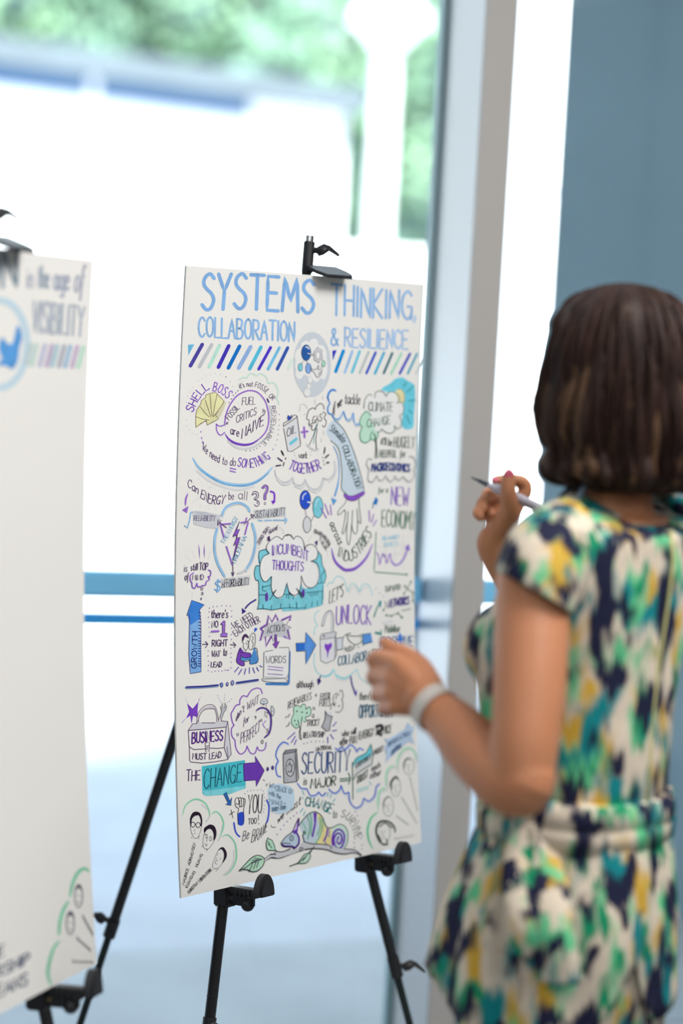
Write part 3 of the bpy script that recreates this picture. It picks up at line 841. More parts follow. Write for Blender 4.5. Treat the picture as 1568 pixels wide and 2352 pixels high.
def badge():
    k = Ink().reg('L')
    k.F('ccd4dd', k.ring(910, 605, 338, 585, 26))
    k.F('eceded', '600,640 610,560 600,430 640,340 700,300 720,220 800,180 860,200 900,150 990,150 1030,250 1100,260 1160,350 1170,480 1185,640 1170,800 1120,880 1060,850 1000,920 930,890 900,830 830,830 770,790 720,850 660,870 610,800 615,690')
    for p in ((870, 880, 42, 60), (850, 995, 36, 50), (820, 1110, 60, 72)): k.FO('ebecec', 'd0d4d8', 8, k.ring(*p))
    k.FO('2a5faa', '24365e', 8, k.ring(800, 393, 84, 142)); k.S('dfe9f6', 22, '795,290 830,300 850,325')
    k.FO('80cfe0', '3b5a78', 8, k.ring(694, 655, 40, 70)).FO('84a9e4', '35507f', 8, k.ring(840, 675, 52, 90)).FO('a9dcc8', '4a6a66', 7, k.ring(1112, 593, 34, 56))
    k.L('55555c', 7, '745,540 715,610', '805,540 825,600')
    g = []
    for i in range(24):
        a = 2 * math.pi * i / 24; r = 1.0 if i % 2 else .84
        if i % 4 in (1, 2): r = 1.02
        else: r = .84
        g.append((1012 + 82 * r * math.cos(a), 435 + 138 * r * math.sin(a)))
    k.F('d3d5dc', g, 0).S('4a4a55', 7, g, sm=0, cl=1); k.FO('eceded', '4a4a55', 7, k.ring(1010, 440, 40, 72))
    k.F('eceded', '820,395 940,425 945,445 825,412', 0).L('4a4a55', 6, '870,432 945,448', '865,408 945,426', '1080,510 1105,545')
    k.S('4a4a55', 7, '865,655 910,690 960,695 985,680 1000,640 1020,615', '1020,615 1022,660 1005,700', '1005,700 1040,690 1080,640', '870,690 950,760 970,810 995,832 1050,810 1075,760', '1010,770 1060,730 1090,675', '1012,800 1060,765 1085,720')
    k.build(BRD, 'thought_badge', board_main, 'grey oval badge with a molecule, cog and hand in a thought cloud')
def shell():
    k = Ink().reg('B')
    k.T('SHELL', '170,560 225,440 300,330 370,275', 95, PU, 15, 'r').T('BOSS', '408,300 470,318 535,355 580,395', 105, LP, 15, 'r')
    sh = '205,735 205,600 215,530 265,460 270,420 320,385 325,350 385,330 445,320 465,345 545,425 500,500 440,590 478,640 340,712 330,655'
    k.F('d9d6b6', '215,735 345,650 420,620 480,640 560,470 550,440 350,560')
    k.FO('e3e2ae', '6b4a4c', 6, sh, 0)
    k.S('6b4a4c', 6, '205,610 280,640 360,652', '258,492 310,560 365,615', '318,412 350,510 385,615', '376,345 385,480 398,605', '460,345 430,480 412,610', '545,430 480,530 418,612', '205,738 270,690 330,660', '330,655 342,712 478,640 450,605', sm=0)
    k.D('a9abb6', 5, '140,545 90,435 105,370 130,315 170,260 230,185 278,150 325,122 378,102 433,92 500,106 620,190 650,245 90,650 92,725 125,775 160,810 190,825 225,825').D('5a4a78', 6, '567,131')
    k.build(BRD, 'shell_drawing', board_main, 'yellow scallop shell with curved purple lettering')
def bubble():
    k = Ink().reg('B')
    for p in ('720,165 770,140 815,150', '815,150 850,100 905,100 930,125', '930,125 980,95 1050,140 1075,210', '1075,215 1130,200 1180,260 1190,330 1175,400', '1175,400 1195,430 1200,470'): k.S('c6e7d9', 16, p)
    k.S(GREY, 26, '590,900 680,975 790,1000 900,975 1010,900 1090,800 1110,640 1090,480')
    k.S(LP, 17, '550,715 565,600 610,480 690,370 780,315 870,298 960,330 1040,430 1075,560 1078,680 1045,790 980,870')
    k.S(PU, 30, '555,815 600,880 680,930 790,950 890,930 985,865', tp=.5)
    k.S(LP, 14, '450,700 490,725 550,712', '452,700 455,770 480,820 510,832 552,800')
    k.T('FOSSIL', '605,655 735,510', (70, 70), DP, 8, 'r').T('FUEL', '760,472 915,462', 90, DP, 8, 4).T('CRITICS', '690,690 930,585', 88, DP, 8, 2)
    k.T('are', '620,815 720,850', 95, DP, 10, 4).T('NAIVE', '755,872 1015,715', (120, 130), DP, 13, 5)
    k.S(DP, 9, '575,680 570,705', '590,675 585,700', '1010,520 1015,540 1008,560', '1030,530 1035,555 1025,575')
    k.T("it's not FOSSIL", '735,275 830,248 930,258 1010,295 1045,335', 62, DP, 7, 'r').T('OR', '1075,370 1120,420', 58, DP, 7, 'r')
    k.L(DP, 18, '1062,398 1080,438').T('RENEWABLE', '1105,490 1118,600 1100,720 1062,830 990,935', 52, DP, 7, 'r')
    k.D('55407a', 7, '710,300 683,327 655,355 633,398 605,443 805,1022 858,1020 903,1008 938,990 975,968')
    k.D('6a5a92', 6, '1205,585 1203,650 1204,717 1197,770 1193,827 1180,890 1160,952').D(PU, 8, '1131,1005')
    k.build(BRD, 'speech_bubble', board_main, 'purple speech bubble about fossil fuel critics')
def something():
    k = Ink().reg('B')
    k.L(LP, 12, '269,788 266,800', '274,860 278,878', '286,910 288,930')
    k.T('We need to do', '285,1010 350,1075 440,1140 540,1185 680,1200', 95, DP, 9, 8).T('SOMETHING', '705,1205 860,1225 980,1190 1100,1110', 105, PU, 13, 'r')
    k.L(LP, 15, '618,1230 685,1245', '615,1262 680,1278')
    k.S('dcdde2', 26, '220,1260 350,1370 520,1450 720,1490 900,1450')
    k.S('9cc8ec', 40, '165,1100 230,1210 350,1310 520,1400 720,1435 880,1415 1010,1340 1135,1210', tp=.3)
    k.S('2f93d6', 8, '270,1250 400,1350 560,1420 720,1442 850,1428 980,1370 1080,1290')
    k.build(BRD, 'blue_smile_stroke', board_main)
def oil():
    k = Ink().reg('C')
    k.F('dfe1e6', '150,520 265,430 300,700 180,770', 0)
    k.L(IK, 7, '135,540 175,768 215,770 300,715 303,680 268,415').S(IK, 7, '132,520 132,490 200,450 240,403 268,415 262,430 132,520', sm=0)
    k.FO('2b50c0', '1d2c72', 6, '172,440 180,410 200,425 215,405 200,450 182,455')
    k.T('OIL', '165,630 255,580', (85, 80), IK, 8, 3).F('6fcbe2', '188,685 265,625 275,655 200,712', 0)
    k.S(LP, 20, '312,578 374,570', '338,528 344,630')
    k.S(IK, 7, '420,490 385,500 390,460 365,440 385,360 430,335 450,350 460,320 500,290 530,310 540,350', '525,375 555,395 540,435 560,470 545,525 520,510', '385,500 400,520 418,510 412,545 430,558 450,540 465,500')
    k.S('c3c6cc', 6, '295,370 300,310 340,300 375,345', '335,405 355,395', '445,250 448,300', '525,215 523,250', '530,560 535,610', '505,640 508,680')
    k.T('GAS', '420,495 515,460', (72, 70), IK, 7, 3)
    k.L(IK, 6, '468,500 432,610 385,718', '470,540 455,650 462,765').L('4ea9ae', 6, '478,480 440,600 432,690').S(GREY, 18, '365,700 400,735 455,760 480,745')
    k.T('work', '285,838 368,836', 62, IK, 7, 3).T('TOGETHER', '178,940 260,975 380,985 510,945', (95, 100), PU, 12, 'r')
    k.S(IK, 8, '108,760 118,790 133,810', '135,812 125,780 108,760').S(DP, 14, '75,835 118,868', '58,915 105,908').L(IK, 10, '155,835 152,848', '138,880 130,915').S(IK, 7, '545,725 535,790', '545,725 548,760 535,795', '590,800 550,840 560,815 590,800', '560,885 575,875 590,882 570,890 560,885', '523,825 525,835', '528,860 530,870', '538,895 540,905')
    k.D('6a6a78', 4, '240,785 242,812 257,840 420,745 410,775 403,808')
    for p in ('45,960 60,1020 120,1075 180,1070 222,1030', '222,1030 240,1090 290,1110 330,1090 347,1050', '347,1050 380,1120 440,1150 500,1120 527,1035', '527,1035 580,1050 630,1000 650,930 640,870'):
        k.S('c6c9d0', 12, p).S('dcdee2', 20, [(x + 6, y + 24) for x, y in pp(p)[1:]])
    k.build(BRD, 'oil_and_gas_drawing', board_main)
def climate():
    k = Ink().reg('C')
    k.F('6fd0e6', '1110,150 1200,90 1250,45 1320,30 1370,60 1440,110 1450,240 1440,380 1425,535 1320,520 1325,300 1200,190')
    k.L('2c8f9c', 9, '1330,120 1358,85', '1368,178 1440,108', '1380,262 1455,258', '1380,355 1425,392', '1365,410 1400,500')
    k.F('e8dfb0', k.ring(1290, 230, 55, 85)).S('8e8a68', 5, k.ring(1290, 230, 55, 85, 12, -120, 80))
    k.F('eceeee', '940,330 950,250 1000,195 1040,215 1090,165 1150,215 1200,175 1260,200 1285,280 1330,290 1335,370 1300,410 1310,500 1250,520 1220,590 1150,570 1110,545 1060,570 1000,500 960,440')
    for p in ('935,340 945,255 985,200 1015,215', '1045,235 1050,185 1095,165 1140,185 1158,220', '1158,220 1190,178 1245,180 1285,225 1280,280', '1260,285 1310,280 1335,330 1325,390 1290,410', '1290,420 1312,470 1305,520 1270,545 1240,515', '1240,515 1240,570 1190,590 1140,570 1115,545', '1115,545 1090,575 1050,570'): k.S('6d7f7c', 8, p)
    k.F('bfe6d2', '955,365 905,430 893,510 915,530 898,600 905,660 945,685 1000,660 1060,650 1075,575 1045,560 1030,500 985,470 1000,420')
    for p in ('955,368 910,420 893,490 918,525', '918,525 895,590 905,660 950,685 1000,655', '1000,655 1000,610 1020,570', '960,370 995,395 1005,420', '1005,640 1045,660 1075,620 1072,575'): k.S('3f8f72', 8, p)
    k.S(GN_, 8, '1030,590 1055,640 1060,700', '1042,600 1055,720 1048,830', '1070,830 1060,700').L('8fb5a4', 8, '1048,835 1068,835')
    k.T('if we tackle', '625,395 730,300 895,300', (105, 100), IK, 7, 3)
    k.S('3f8fe4', 20, '660,170 630,152 595,170 575,225 595,285', tp=.4).S('4a97e4', 13, '595,285 575,330 580,385 612,395')
    for p in ('612,395 640,440 690,440 732,370', '732,370 760,445 800,450 828,385', '828,385 835,460 860,500 890,492'): k.S('3f97e4', 12, p).S('b9d2ea', 12, [(x, y + 12) for x, y in pp(p)[1:]])
    k.T('CLIMATE', '980,365 1220,368', 88, GN_, 8, 2).T('CHANGE', '965,530 1195,495', 82, '2f6f5c', 8, 2)
    k.T("it'll be", '1105,700 1215,712', 72, '63706d', 8, 3).T('HUGELY', '1235,728 1440,732', (105, 110), '6f7d79', 9, 3).T('HELPFUL', '1095,828 1260,830', 72, '76827f', 9).T('for', '1295,830 1350,822', 70, '76827f', 8, 3)
    for p in ('1015,850 975,845 960,900 985,945', '985,945 975,1050 1020,1075 1060,1010', '1060,1010 1090,1060 1130,1050 1150,1010', '1150,1010 1190,1070 1230,1050 1240,1015', '1240,1015 1270,1050 1300,1050 1320,1020', '1320,1020 1390,1075 1440,1010 1430,960', '1430,960 1455,900 1430,830 1390,820'): k.S('b4b9bd', 11, p)
    k.T('MACROECONOMICS', '1010,970 1200,960 1390,975', (80, 75), NV, 13, 2)
    k.build(BRD, 'climate_drawing', board_main, 'cloud, tree and sun drawing about climate change')
def arm():
    k = Ink().reg('C')
    k.F('ccdcea', '640,455 560,560 600,650 660,720 700,820 715,1000 715,1150 780,1215 860,1195 935,1160 900,1000 840,780 740,560')
    k.S('55706c', 7, '638,452 740,560 830,760 890,950 932,1120 935,1165', '602,662 670,720 700,820 716,1000 712,1140 760,1195')
    k.T('Stimulate', '588,560 650,600 690,650 718,690', (70, 68), '2f4a52', 8, 'r').T('COLLABORATION', '718,720 745,810 790,940 840,1085 868,1150', 58, '22504c', 9, 'r')
    k.S('5aa3e4', 9, '632,720 670,800 688,920 682,1060 640,1220')
    k.reg('E').F('8c55cc', '635,165 720,192 855,140 858,175 760,240 690,240 640,205').S('3c2c5c', 6, '635,165 720,192 855,140', '640,205 690,240 760,240 858,175')
    k.S('5aa3e4', 10, '572,0 565,70 535,190').F('5aa3e4', '490,208 550,240 512,300', 0)
    k.S('55706c', 7, '658,235 640,280 575,350 562,390 580,400 640,345', '640,345 650,400 630,520 612,600 625,615 655,540 670,480', '670,480 662,620 672,720 690,735 708,640 718,510', '718,510 735,590 760,618 782,580 785,470', '800,220 805,330 822,470 815,500 790,460 778,335', '680,365 672,480', '730,350 722,510')
    k.T('across', '470,500 510,610 570,740', (70, 75), '35504c', 10, 'r').T('INDUSTRIES', '562,868 690,925 820,830 945,640', (112, 128), '2a5a4c', 10, 'h')
    k.S('8a60d0', 34, '490,775 530,920 620,1010 680,1025 770,1000 880,890 958,725', tp=.5)
    k.L(LP, 11, '372,328 435,440', '418,280 460,400', '480,292 490,405', '915,355 920,475', '965,400 942,492', '998,462 960,530')
    k.build(BRD, 'arm_drawing', board_main, 'sleeved arm reaching down with a purple cuff')
def molecule():
    k = Ink().reg('E')
    k.L('5d5d66', 16, '225,260 300,275').L('f0f0f0', 8, '230,260 300,275').L('7b7b84', 14, '197,340 212,430', '300,410 262,478').L('dfdfe3', 6, '197,340 212,430', '300,410 262,478')
    k.FO('2a55d0', '232a55', 7, k.ring(198, 235, 60, 106)).S('dfe7f8', 12, '170,230 175,190 205,160').S('ffffff', 13, '225,260 262,268')
    k.FO('80d2e4', '2c5a64', 7, k.ring(340, 318, 57, 120)).S('bfe9f2', 10, '315,310 325,250 350,225').FO('d8dade', '44444e', 7, k.ring(218, 515, 45, 90))
    k.build(BRD, 'molecule_drawing', board_main, 'three joined balls in blue, aqua and grey')
def energy():
    k = Ink().reg('D')
    k.T('Can', '105,195 230,285', (95, 90), DP, 10, 10).T('ENERGY', '262,330 400,405 545,400', (100, 105), DP, 12, 12).T('be', '600,352 660,352', 90, DP, 8, 2).T('all', '715,340 820,365', 105, DP, 8, 5)
    k.S(DP, 9, '878,295 905,255 950,270 955,320 920,350 905,350', '880,300 920,280 935,310 905,340', '905,352 955,370 965,410 935,435 908,415', '940,375 945,405').S(LP, 20, '1005,215 1035,190 1062,205 1060,250 1035,300 1035,345').S(DP, 6, '990,215 1030,175 1072,195 1070,250 1050,300 1048,352 1020,350 1022,290 1045,240 1040,210 1010,225', '1025,400 1035,383 1045,400 1033,415 1025,400')
    k.S('7a2fc8', 22, '1100,255 1140,270 1150,320 1145,370').F('7a2fc8', '1108,365 1166,370 1130,414', 0)
    k.S(LP, 22, '110,275 85,350 80,430', tp=.4).F(LP, '38,478 118,428 98,516', 0)
    k.D('c7c9cf', 5, '240,105 268,145 278,180 370,205 400,205 435,330 440,440 440,470 360,420 360,460 255,445 262,425 235,345 205,360 175,385 545,245 510,280')
    k.F('cfd2da', '165,500 200,485 330,500 500,540 495,640 480,700 330,690 180,650', 0).F('c0c4ce', '180,500 320,505 450,560 300,560', 0)
    k.T('RELIABILITY', '180,605 435,612', (62, 66), DP, 7, 5).S('8fbde8', 16, '165,500 145,505 130,600 102,695 70,665', sm=0)
    k.F('d3d6dc', '900,480 1275,440 1285,545 920,585', 0).T('SUSTAINABILITY', '915,572 1080,560 1270,535', (85, 90), IK, 8, 5)
    k.L('9dc6ea', 18, '955,602 1000,605', '1032,602 1110,600', '1135,598 1275,600').F('9dc6ea', '1268,552 1308,595 1272,660', 0)
    for p in ('515,540 560,450 650,400 740,395 820,440 845,490', '880,640 915,780 912,920 870,1080 795,1205', '458,705 430,820 430,980 470,1130 545,1270'): k.S('d9dadd', 24, [(x + (14 if i else 8), y + 10) for i, (x, y) in enumerate(pp(p))]).S('94c2ea', 28, p)
    k.S(GREY, 26, '705,1240 760,1220 800,1185').F('d8dade', '500,1300 850,1260 850,1370 520,1410', 0)
    k.T('AFFORDABILITY', '515,1405 680,1390 840,1370', (92, 80), IK, 9, 3).T('$', '428,1450 495,1450', 130, '79b0ea', 16, 3)
    k.T('THE', '540,890 605,780', 50, '7fbbe2', 7, 'r').T('ENERGY', '615,760 715,575', (50, 55), '7fbbe2', 7, 'r').T('TRILEMMA', '670,1135 815,800', 55, '5ba6d6', 8, 'r')
    k.L(LP, 18, '618,640 500,650', '500,655 540,805', '745,630 800,618 812,572', '830,625 792,770', '570,915 640,1130')
    k.FO('8d5ac8', DP, 7, '728,612 645,800 680,780 700,790 655,905 690,880 640,1110 735,800 695,815 685,810 730,705 690,720', 0)
    k.L(DP, 8, '570,690 480,620', '465,660 468,595 508,598 465,660', '780,650 900,540', '862,530 905,535 893,585 862,530', '645,1110 648,1265', '628,1225 648,1275 662,1225')
    k.S(LP, 10, '65,1005 145,1095', '150,950 188,1055', '238,885 250,1060', '305,895 303,1055', '380,980 352,1062', tp=.4)
    k.T('is', '62,1215 98,1212', 85, DP, 7, 2).T('still', '140,1205 225,1195', 80, DP, 8, 3).T('TOP', '245,1195 345,1195', 85, DP, 9, 3).T('of', '70,1320 115,1320', 90, DP, 8, 3).T('MIND', '160,1318 295,1312', 62, DP, 7, 3)
    k.S(LP, 13, '175,1230 135,1265 140,1330 155,1350 160,1400 190,1415 205,1380 215,1355 225,1395 265,1395', '355,1195 380,1215 375,1270 350,1275 365,1310 325,1340 320,1375 270,1385').S(DP, 6, k.ring(274, 1422, 12, 17), k.ring(280, 1478, 9, 15), k.ring(266, 1542, 5, 11), cl=1)
    k.D('b9bbc4', 4, '158,1465 158,1490 158,1515')
    k.build(BRD, 'energy_trilemma_drawing', board_main, 'blue broken ring round a purple lightning bolt')
def chair_():
    k = Ink().reg('D')
    k.F('7fcfe0', '1050,945 970,975 955,1100 970,1150 920,1150 905,1250 930,1325 960,1335 960,1490 950,1670 1090,1675 1380,1650 1560,1610 1740,1560 1740,1200 1500,1100', 0)
    k.reg('E').F('7fcfe0', '290,925 340,815 385,880 385,970 425,1040 430,1110 400,1200 395,1400 380,1425 200,1470 -60,1490 -60,1300', 0)
    k.S('1f6674', 7, '340,815 378,860 388,970', '388,970 420,1030 432,1100 410,1180 375,1160 372,1090 420,1020', '395,1200 385,1395 395,1410', '205,1280 395,1262', '330,1178 395,1170', '240,1285 242,1310', '262,1283 265,1325', '285,1280 288,1318', '308,1278 310,1312', '332,1275 333,1302', '275,1380 270,1440', '330,1370 335,1432', '205,1408 196,1462', '96,1385 100,1462', sm=0)
    k.reg('F').S('1f6674', 8, '992,310 1010,255 1012,140', '1015,138 1110,135', '1300,135 1400,125', '1058,25 1055,85 1100,90', '1055,45 1150,20', '1062,255 1060,305', '1165,262 1160,312', '1278,240 1272,305', '1380,245 1382,300', '1465,235 1470,290', '990,308 1070,300 1160,320 1280,300 1385,290 1480,300 1568,290', '1345,130 1342,175', '1370,128 1372,185', '1425,150 1425,190', sm=0)
    k.reg('D').S('2c5566', 8, '1050,945 975,970 958,1030 970,1120', '970,1148 925,1150 905,1240 925,1320 955,1330 960,1500')
    cl = k.cloud('1090,840 1240,835', .22) + k.cloud('1240,835 1375,825', .25) + k.cloud('1375,825 1505,955', .35)
    k.F('edeeee', '1085,1000 1050,930 1080,850 1170,795 1240,830 1310,775 1375,825 1430,795 1490,850 1505,955 1600,900 1640,1030 1580,1100 1600,1200 1560,1400 1480,1400 1464,1270 1420,1500 1350,1490 1298,1350 1240,1520 1180,1530 1110,1440 1110,1275 1040,1335 985,1280 970,1150 1000,1050')
    k.S(IK, 7, '1085,1000 1050,960 1055,900 1100,840 1175,795 1238,835', '1238,835 1270,785 1320,772 1375,825', '1375,825 1420,795 1470,830 1500,890 1505,955', '1505,955 1530,905 1570,895', '1085,998 1010,1040 975,1130 975,1240 1010,1325 1060,1330 1112,1275', '1112,1275 1110,1420 1150,1510 1200,1530 1255,1490 1298,1350', '1298,1350 1320,1470 1375,1500 1430,1450 1464,1270')
    k.reg('E').F('edeeee', '60,680 100,645 160,670 185,800 240,740 300,745 335,830 320,900 260,925 320,960 350,1050 340,1150 290,1215 220,1220 160,1150 148,1090 140,1200 110,1290 60,1310 20,1270 -20,1100 -40,800')
    k.S(IK, 7, '62,680 95,645 150,665 180,730 187,800', '187,800 210,750 270,738 320,780 335,840 315,900 255,928', '255,928 320,945 350,1030 345,1130 310,1200 250,1225 190,1190 148,1090', '148,1090 145,1200 115,1285 65,1310 10,1270', '-20,640 30,630 62,680')
    k.D('7d7d88', 4, '275,960 300,965 320,990 330,1020 332,1060 330,1100 325,1140')
    k.F('6a3fae', k.ring(172, 1285, 17, 46)).S(IK, 6, '92,1230 155,1340', '118,1260 168,1330', '92,1230 168,1300')
    k.reg('D').F('6a3fae', k.ring(1052, 1520, 17, 55)).S(IK, 8, '1165,1435 1085,1555', '1120,1480 1160,1440')
    k.T('INCUMBENT', '1115,1020 1300,1005 1440,1040 1548,1100', (118, 120), PU, 13, 2).T('THOUGHTS', '1115,1190 1320,1200 1490,1210', (110, 110), PU, 12, 3)
    k.T('ZERO SUM', '965,890 1020,790 1085,690', 38, DP, 8, 'r').T('GAME', '1080,760 1185,705', 45, DP, 8, 3).F(DP, '1060,800 1085,785 1095,850 1062,840', 0)
    k.D('66608a', 5, '1208,688 1228,705 1245,728 1253,757 962,898 957,935 957,968')
    k.reg('E').T('SHAREHOLDER', '290,600 370,640 425,700 460,765', (40, 42), IK, 6, 'h').T('VALUE', '350,690 395,750 430,808', 40, IK, 6, 'h').F('3c2c7c', '300,710 332,688 330,745', 0).L('3c2c7c', 6, '325,730 312,752').D('9a9aa6', 4, '270,622 255,650 240,678 228,705 440,815 442,845 435,875 425,915 410,950')
    k.build(BRD, 'armchair_drawing', board_main, 'aqua armchair behind a big thought cloud')
def economy():
    k = Ink().reg('E')
    k.T('for a', '1020,160 1125,150', 60, '5d7a70', 10, 5).T('NEW', '1165,285 1360,300', (200, 205), PU, 15, 2).T('ECONOMY', '1058,530 1230,545 1430,580', (185, 205), '4f7a62', 15, 2)
    k.F('1d78c8', '955,290 975,240 990,200 1018,235 1000,300 985,285', 0).L('1d6a90', 10, '958,330 965,270')
    k.S('5f9478', 10, '995,600 985,820 972,1030').L('5f9478', 13, '978,1048 1345,1078').D('4c9a66', 14, '1340,1075')
    k.L('d7dade', 5, '1010,760 1380,745', '1010,850 1380,840', '1100,620 1098,1010', '1210,620 1205,1010', '1300,630 1296,1010')
    k.T('BIG MARKET', '1065,690 1255,672', 40, 'a9d4e8', 9).T('SOCIETY', '1080,765 1245,750', 45, 'a9d4e8', 9)
    k.S('a88ad8', 13, '1000,830 1020,860 1035,965', '1035,965 1070,840 1085,880 1100,860 1115,950 1150,840 1165,920').S('8e68d4', 17, '1165,920 1200,965 1250,960 1310,890 1345,790').F('8e68d4', '1318,780 1360,730 1378,815', 0)
    k.build(BRD, 'economy_chart', board_main)
def growth():
    k = Ink().reg('F')
    k.F('7fb2ea', '148,382 208,202 358,255 302,315 320,1060 190,1082 172,850 182,378', 0).F('3f86de', '160,370 208,205 350,255 302,312 305,420 190,500', 0)
    k.S('4a4a90', 7, '148,382 208,202 358,255 302,315 318,480 316,800 320,1060 190,1082 172,850 182,378 148,382', sm=0)
    k.T('GROWTH', '265,1015 265,900 272,740 278,580', (62, 62), '1f2f7a', 11, 'r')
    k.L('2f3f8a', 9, *['%d,%d %d,%d' % (290, y, 316, y + 3) for y in range(350, 700, 38)]).L('2f3f8a', 9, *['%d,%d %d,%d' % (285, y, 318, y + 3) for y in range(690, 1020, 30)])
    k.L(DP, 9, '335,730 395,728', '372,698 402,728 372,770', '670,735 735,740', '705,708 738,740 712,768')
    k.D(LP, 7, '420,295 465,277 513,275 567,267 623,268 670,273 685,328 685,395 685,473 685,537 682,612 683,672 678,778 677,838 678,887 681,943 680,1013 650,1040 632,1040 610,1038 570,1050 530,1050 487,1052 447,1062 406,1045 410,982 410,932 403,868 404,810 417,633 415,525 417,467 408,405 416,340').D('b9aac8', 6, '420,585')
    k.T("there's", '440,410 640,412', (95, 100), DP, 10, 3).T('NO', '448,528 522,525', 75, DP, 10).S(LP, 24, '445,578 530,572').F(LP, '555,490 590,448 606,450 602,590 632,600 630,642 552,635 555,605 575,600 575,495', 0).S(DP, 7, '552,490 590,448 606,450 602,590 632,600 630,642 552,635 555,605 575,600 575,495 552,490', sm=0)
    k.T('RIGHT', '450,755 635,748', 75, DP, 10, 2).T('WAY', '448,880 545,875', 70, DP, 10, 2).T('to', '585,870 625,862', 95, DP, 9, 3).T('LEAD', '438,1005 565,1002', 62, DP, 10, 3)
    k.S('86a8dc', 30, '140,1250 350,1240 520,1225').S('3a3a8c', 22, '140,1245 350,1236 515,1222').S('3a3a8c', 6, '515,1230 550,1200 575,1195').FO('6f8ad0', '3a3a8c', 7, k.ring(565, 1217, 14, 26)).FO('9fb0dc', '3a3a8c', 9, k.ring(632, 1208, 11, 20)).FO('a9b6e2', '3a3a8c', 9, k.ring(694, 1192, 15, 26)).S('7a96d8', 28, '745,1195 1000,1158').S('33308c', 20, '745,1192 1000,1156')
    k.build(BRD, 'growth_arrow_drawing', board_main)
def hug():
    k = Ink().reg('F')
    k.S('3a2f8c', 20, '978,195 900,245 850,300').F('3a2f8c', '808,292 862,335 812,370', 0)
    k.T('WE NEED', '720,548 830,485 955,405', (72, 75), DP, 10, 'r').T('EACH OTHER', '740,640 880,540 1035,465', (75, 80), DP, 10, 'r').F('2f5fe0', '957,590 958,545 975,530 995,540 990,560', 0)
    k.F('7b46bc', '790,770 810,790 850,830 912,840 915,880 830,890 800,870 800,930 838,945 835,985 800,985 745,940 760,830').F('4f93d8', '965,770 1000,900 990,960 910,965 905,920 835,930 805,915 800,885 905,890 945,810')
    k.S(IK, 7, '790,770 760,850 745,940 800,985 838,985 838,945', '790,780 800,830 850,830 912,840 912,885 830,890 795,860', '940,790 985,780 998,850 1000,940 910,968 905,910', '800,880 800,925 870,935 910,915', '860,800 850,825')
    k.F('4b2a5a', '812,700 815,640 850,605 885,630 888,660 850,640 830,680').S(IK, 6, '812,700 830,720 825,760 850,800 880,770 890,700 870,690', '855,715 875,730', '895,690 890,760 910,795 940,780', '905,640 930,600 965,610 970,700 955,770', '910,640 900,690', '935,630 945,660 930,690 945,720 935,770', '975,770 995,800 980,830')
    k.S('4038b0', 11, '770,1005 720,1065', '808,1030 768,1095', '855,1022 840,1090', '900,1012 898,1080', '940,1012 962,1075', '985,1008 1010,1052', '1022,988 1052,1002')
    k.build(BRD, 'hug_drawing', board_main, 'two hugging people in purple and blue')
def words():
    k = Ink().reg('F')
    st = '1130,385 1172,465 1220,370 1245,435 1400,385 1345,505 1398,530 1360,560 1385,675 1310,640 1250,660 1190,700 1165,635 1100,755 1095,650 1025,690 1060,570 1035,540 1110,490'
    k.F('c9cbd3', '1130,470 1180,480 1240,440 1290,440 1340,510 1390,530 1350,570 1370,650 1240,640 1150,640 1060,650 1090,500', 0)
    k.S('9a6cc8', 26, '1035,540 1110,490 1130,385 1172,462 1220,372 1240,435', '1290,440 1405,388 1385,440', '1362,565 1385,672 1318,640', '1165,635 1098,755 1092,640 1028,690 1062,572 1035,545', sm=0)
    k.S('4b2a66', 9, '1045,545 1115,500 1128,395 1172,470 1220,380 1235,440', '1290,445 1400,395 1340,500 1400,530 1355,558 1378,660', '1165,640 1100,740 1098,640 1035,682 1068,575 1045,545', '1165,640 1190,700 1200,650', sm=0)
    k.T('ACTIONS', '1112,605 1230,580 1325,572', (85, 80), IK, 9, 3).FO('8a50bc', DP, 8, '1205,610 1225,612 1230,700 1258,695 1218,790 1178,725 1205,715', 0)
    k.F('3f86d0', '1375,810 1395,820 1385,1200 1360,1225 1095,1220 1090,1195 1340,1190', 0)
    k.F('ecedee', '1075,815 1260,770 1375,770 1370,1150 1360,1190 1100,1190 1040,1150 1072,1140', 0).F('c9cbd0', '1080,1115 1330,1130 1370,1070 1365,1140 1080,1140', 0)
    k.S(IK, 7, '1088,818 1180,802', '1252,772 1370,768 1378,800 1372,1050 1362,1170 1340,1190 1200,1190 1060,1170 1040,1150 1330,1140 1360,1185', '1075,825 1068,1135', sm=0)
    k.T('WORDS', '1095,960 1220,955 1335,950', (85, 80), IK, 9, 2).L('8a50bc', 9, '1120,995 1305,1015', '1120,1030 1298,1048', '1115,1085 1300,1098')
    k.reg('G').FO('5b97e4', '26305c', 7, '92,770 198,765 203,645 318,790 203,1008 200,855 98,862', 0).F('2f72d4', '98,775 190,775 190,845 100,855', 0)
    k.build(BRD, 'actions_and_words_drawing', board_main)
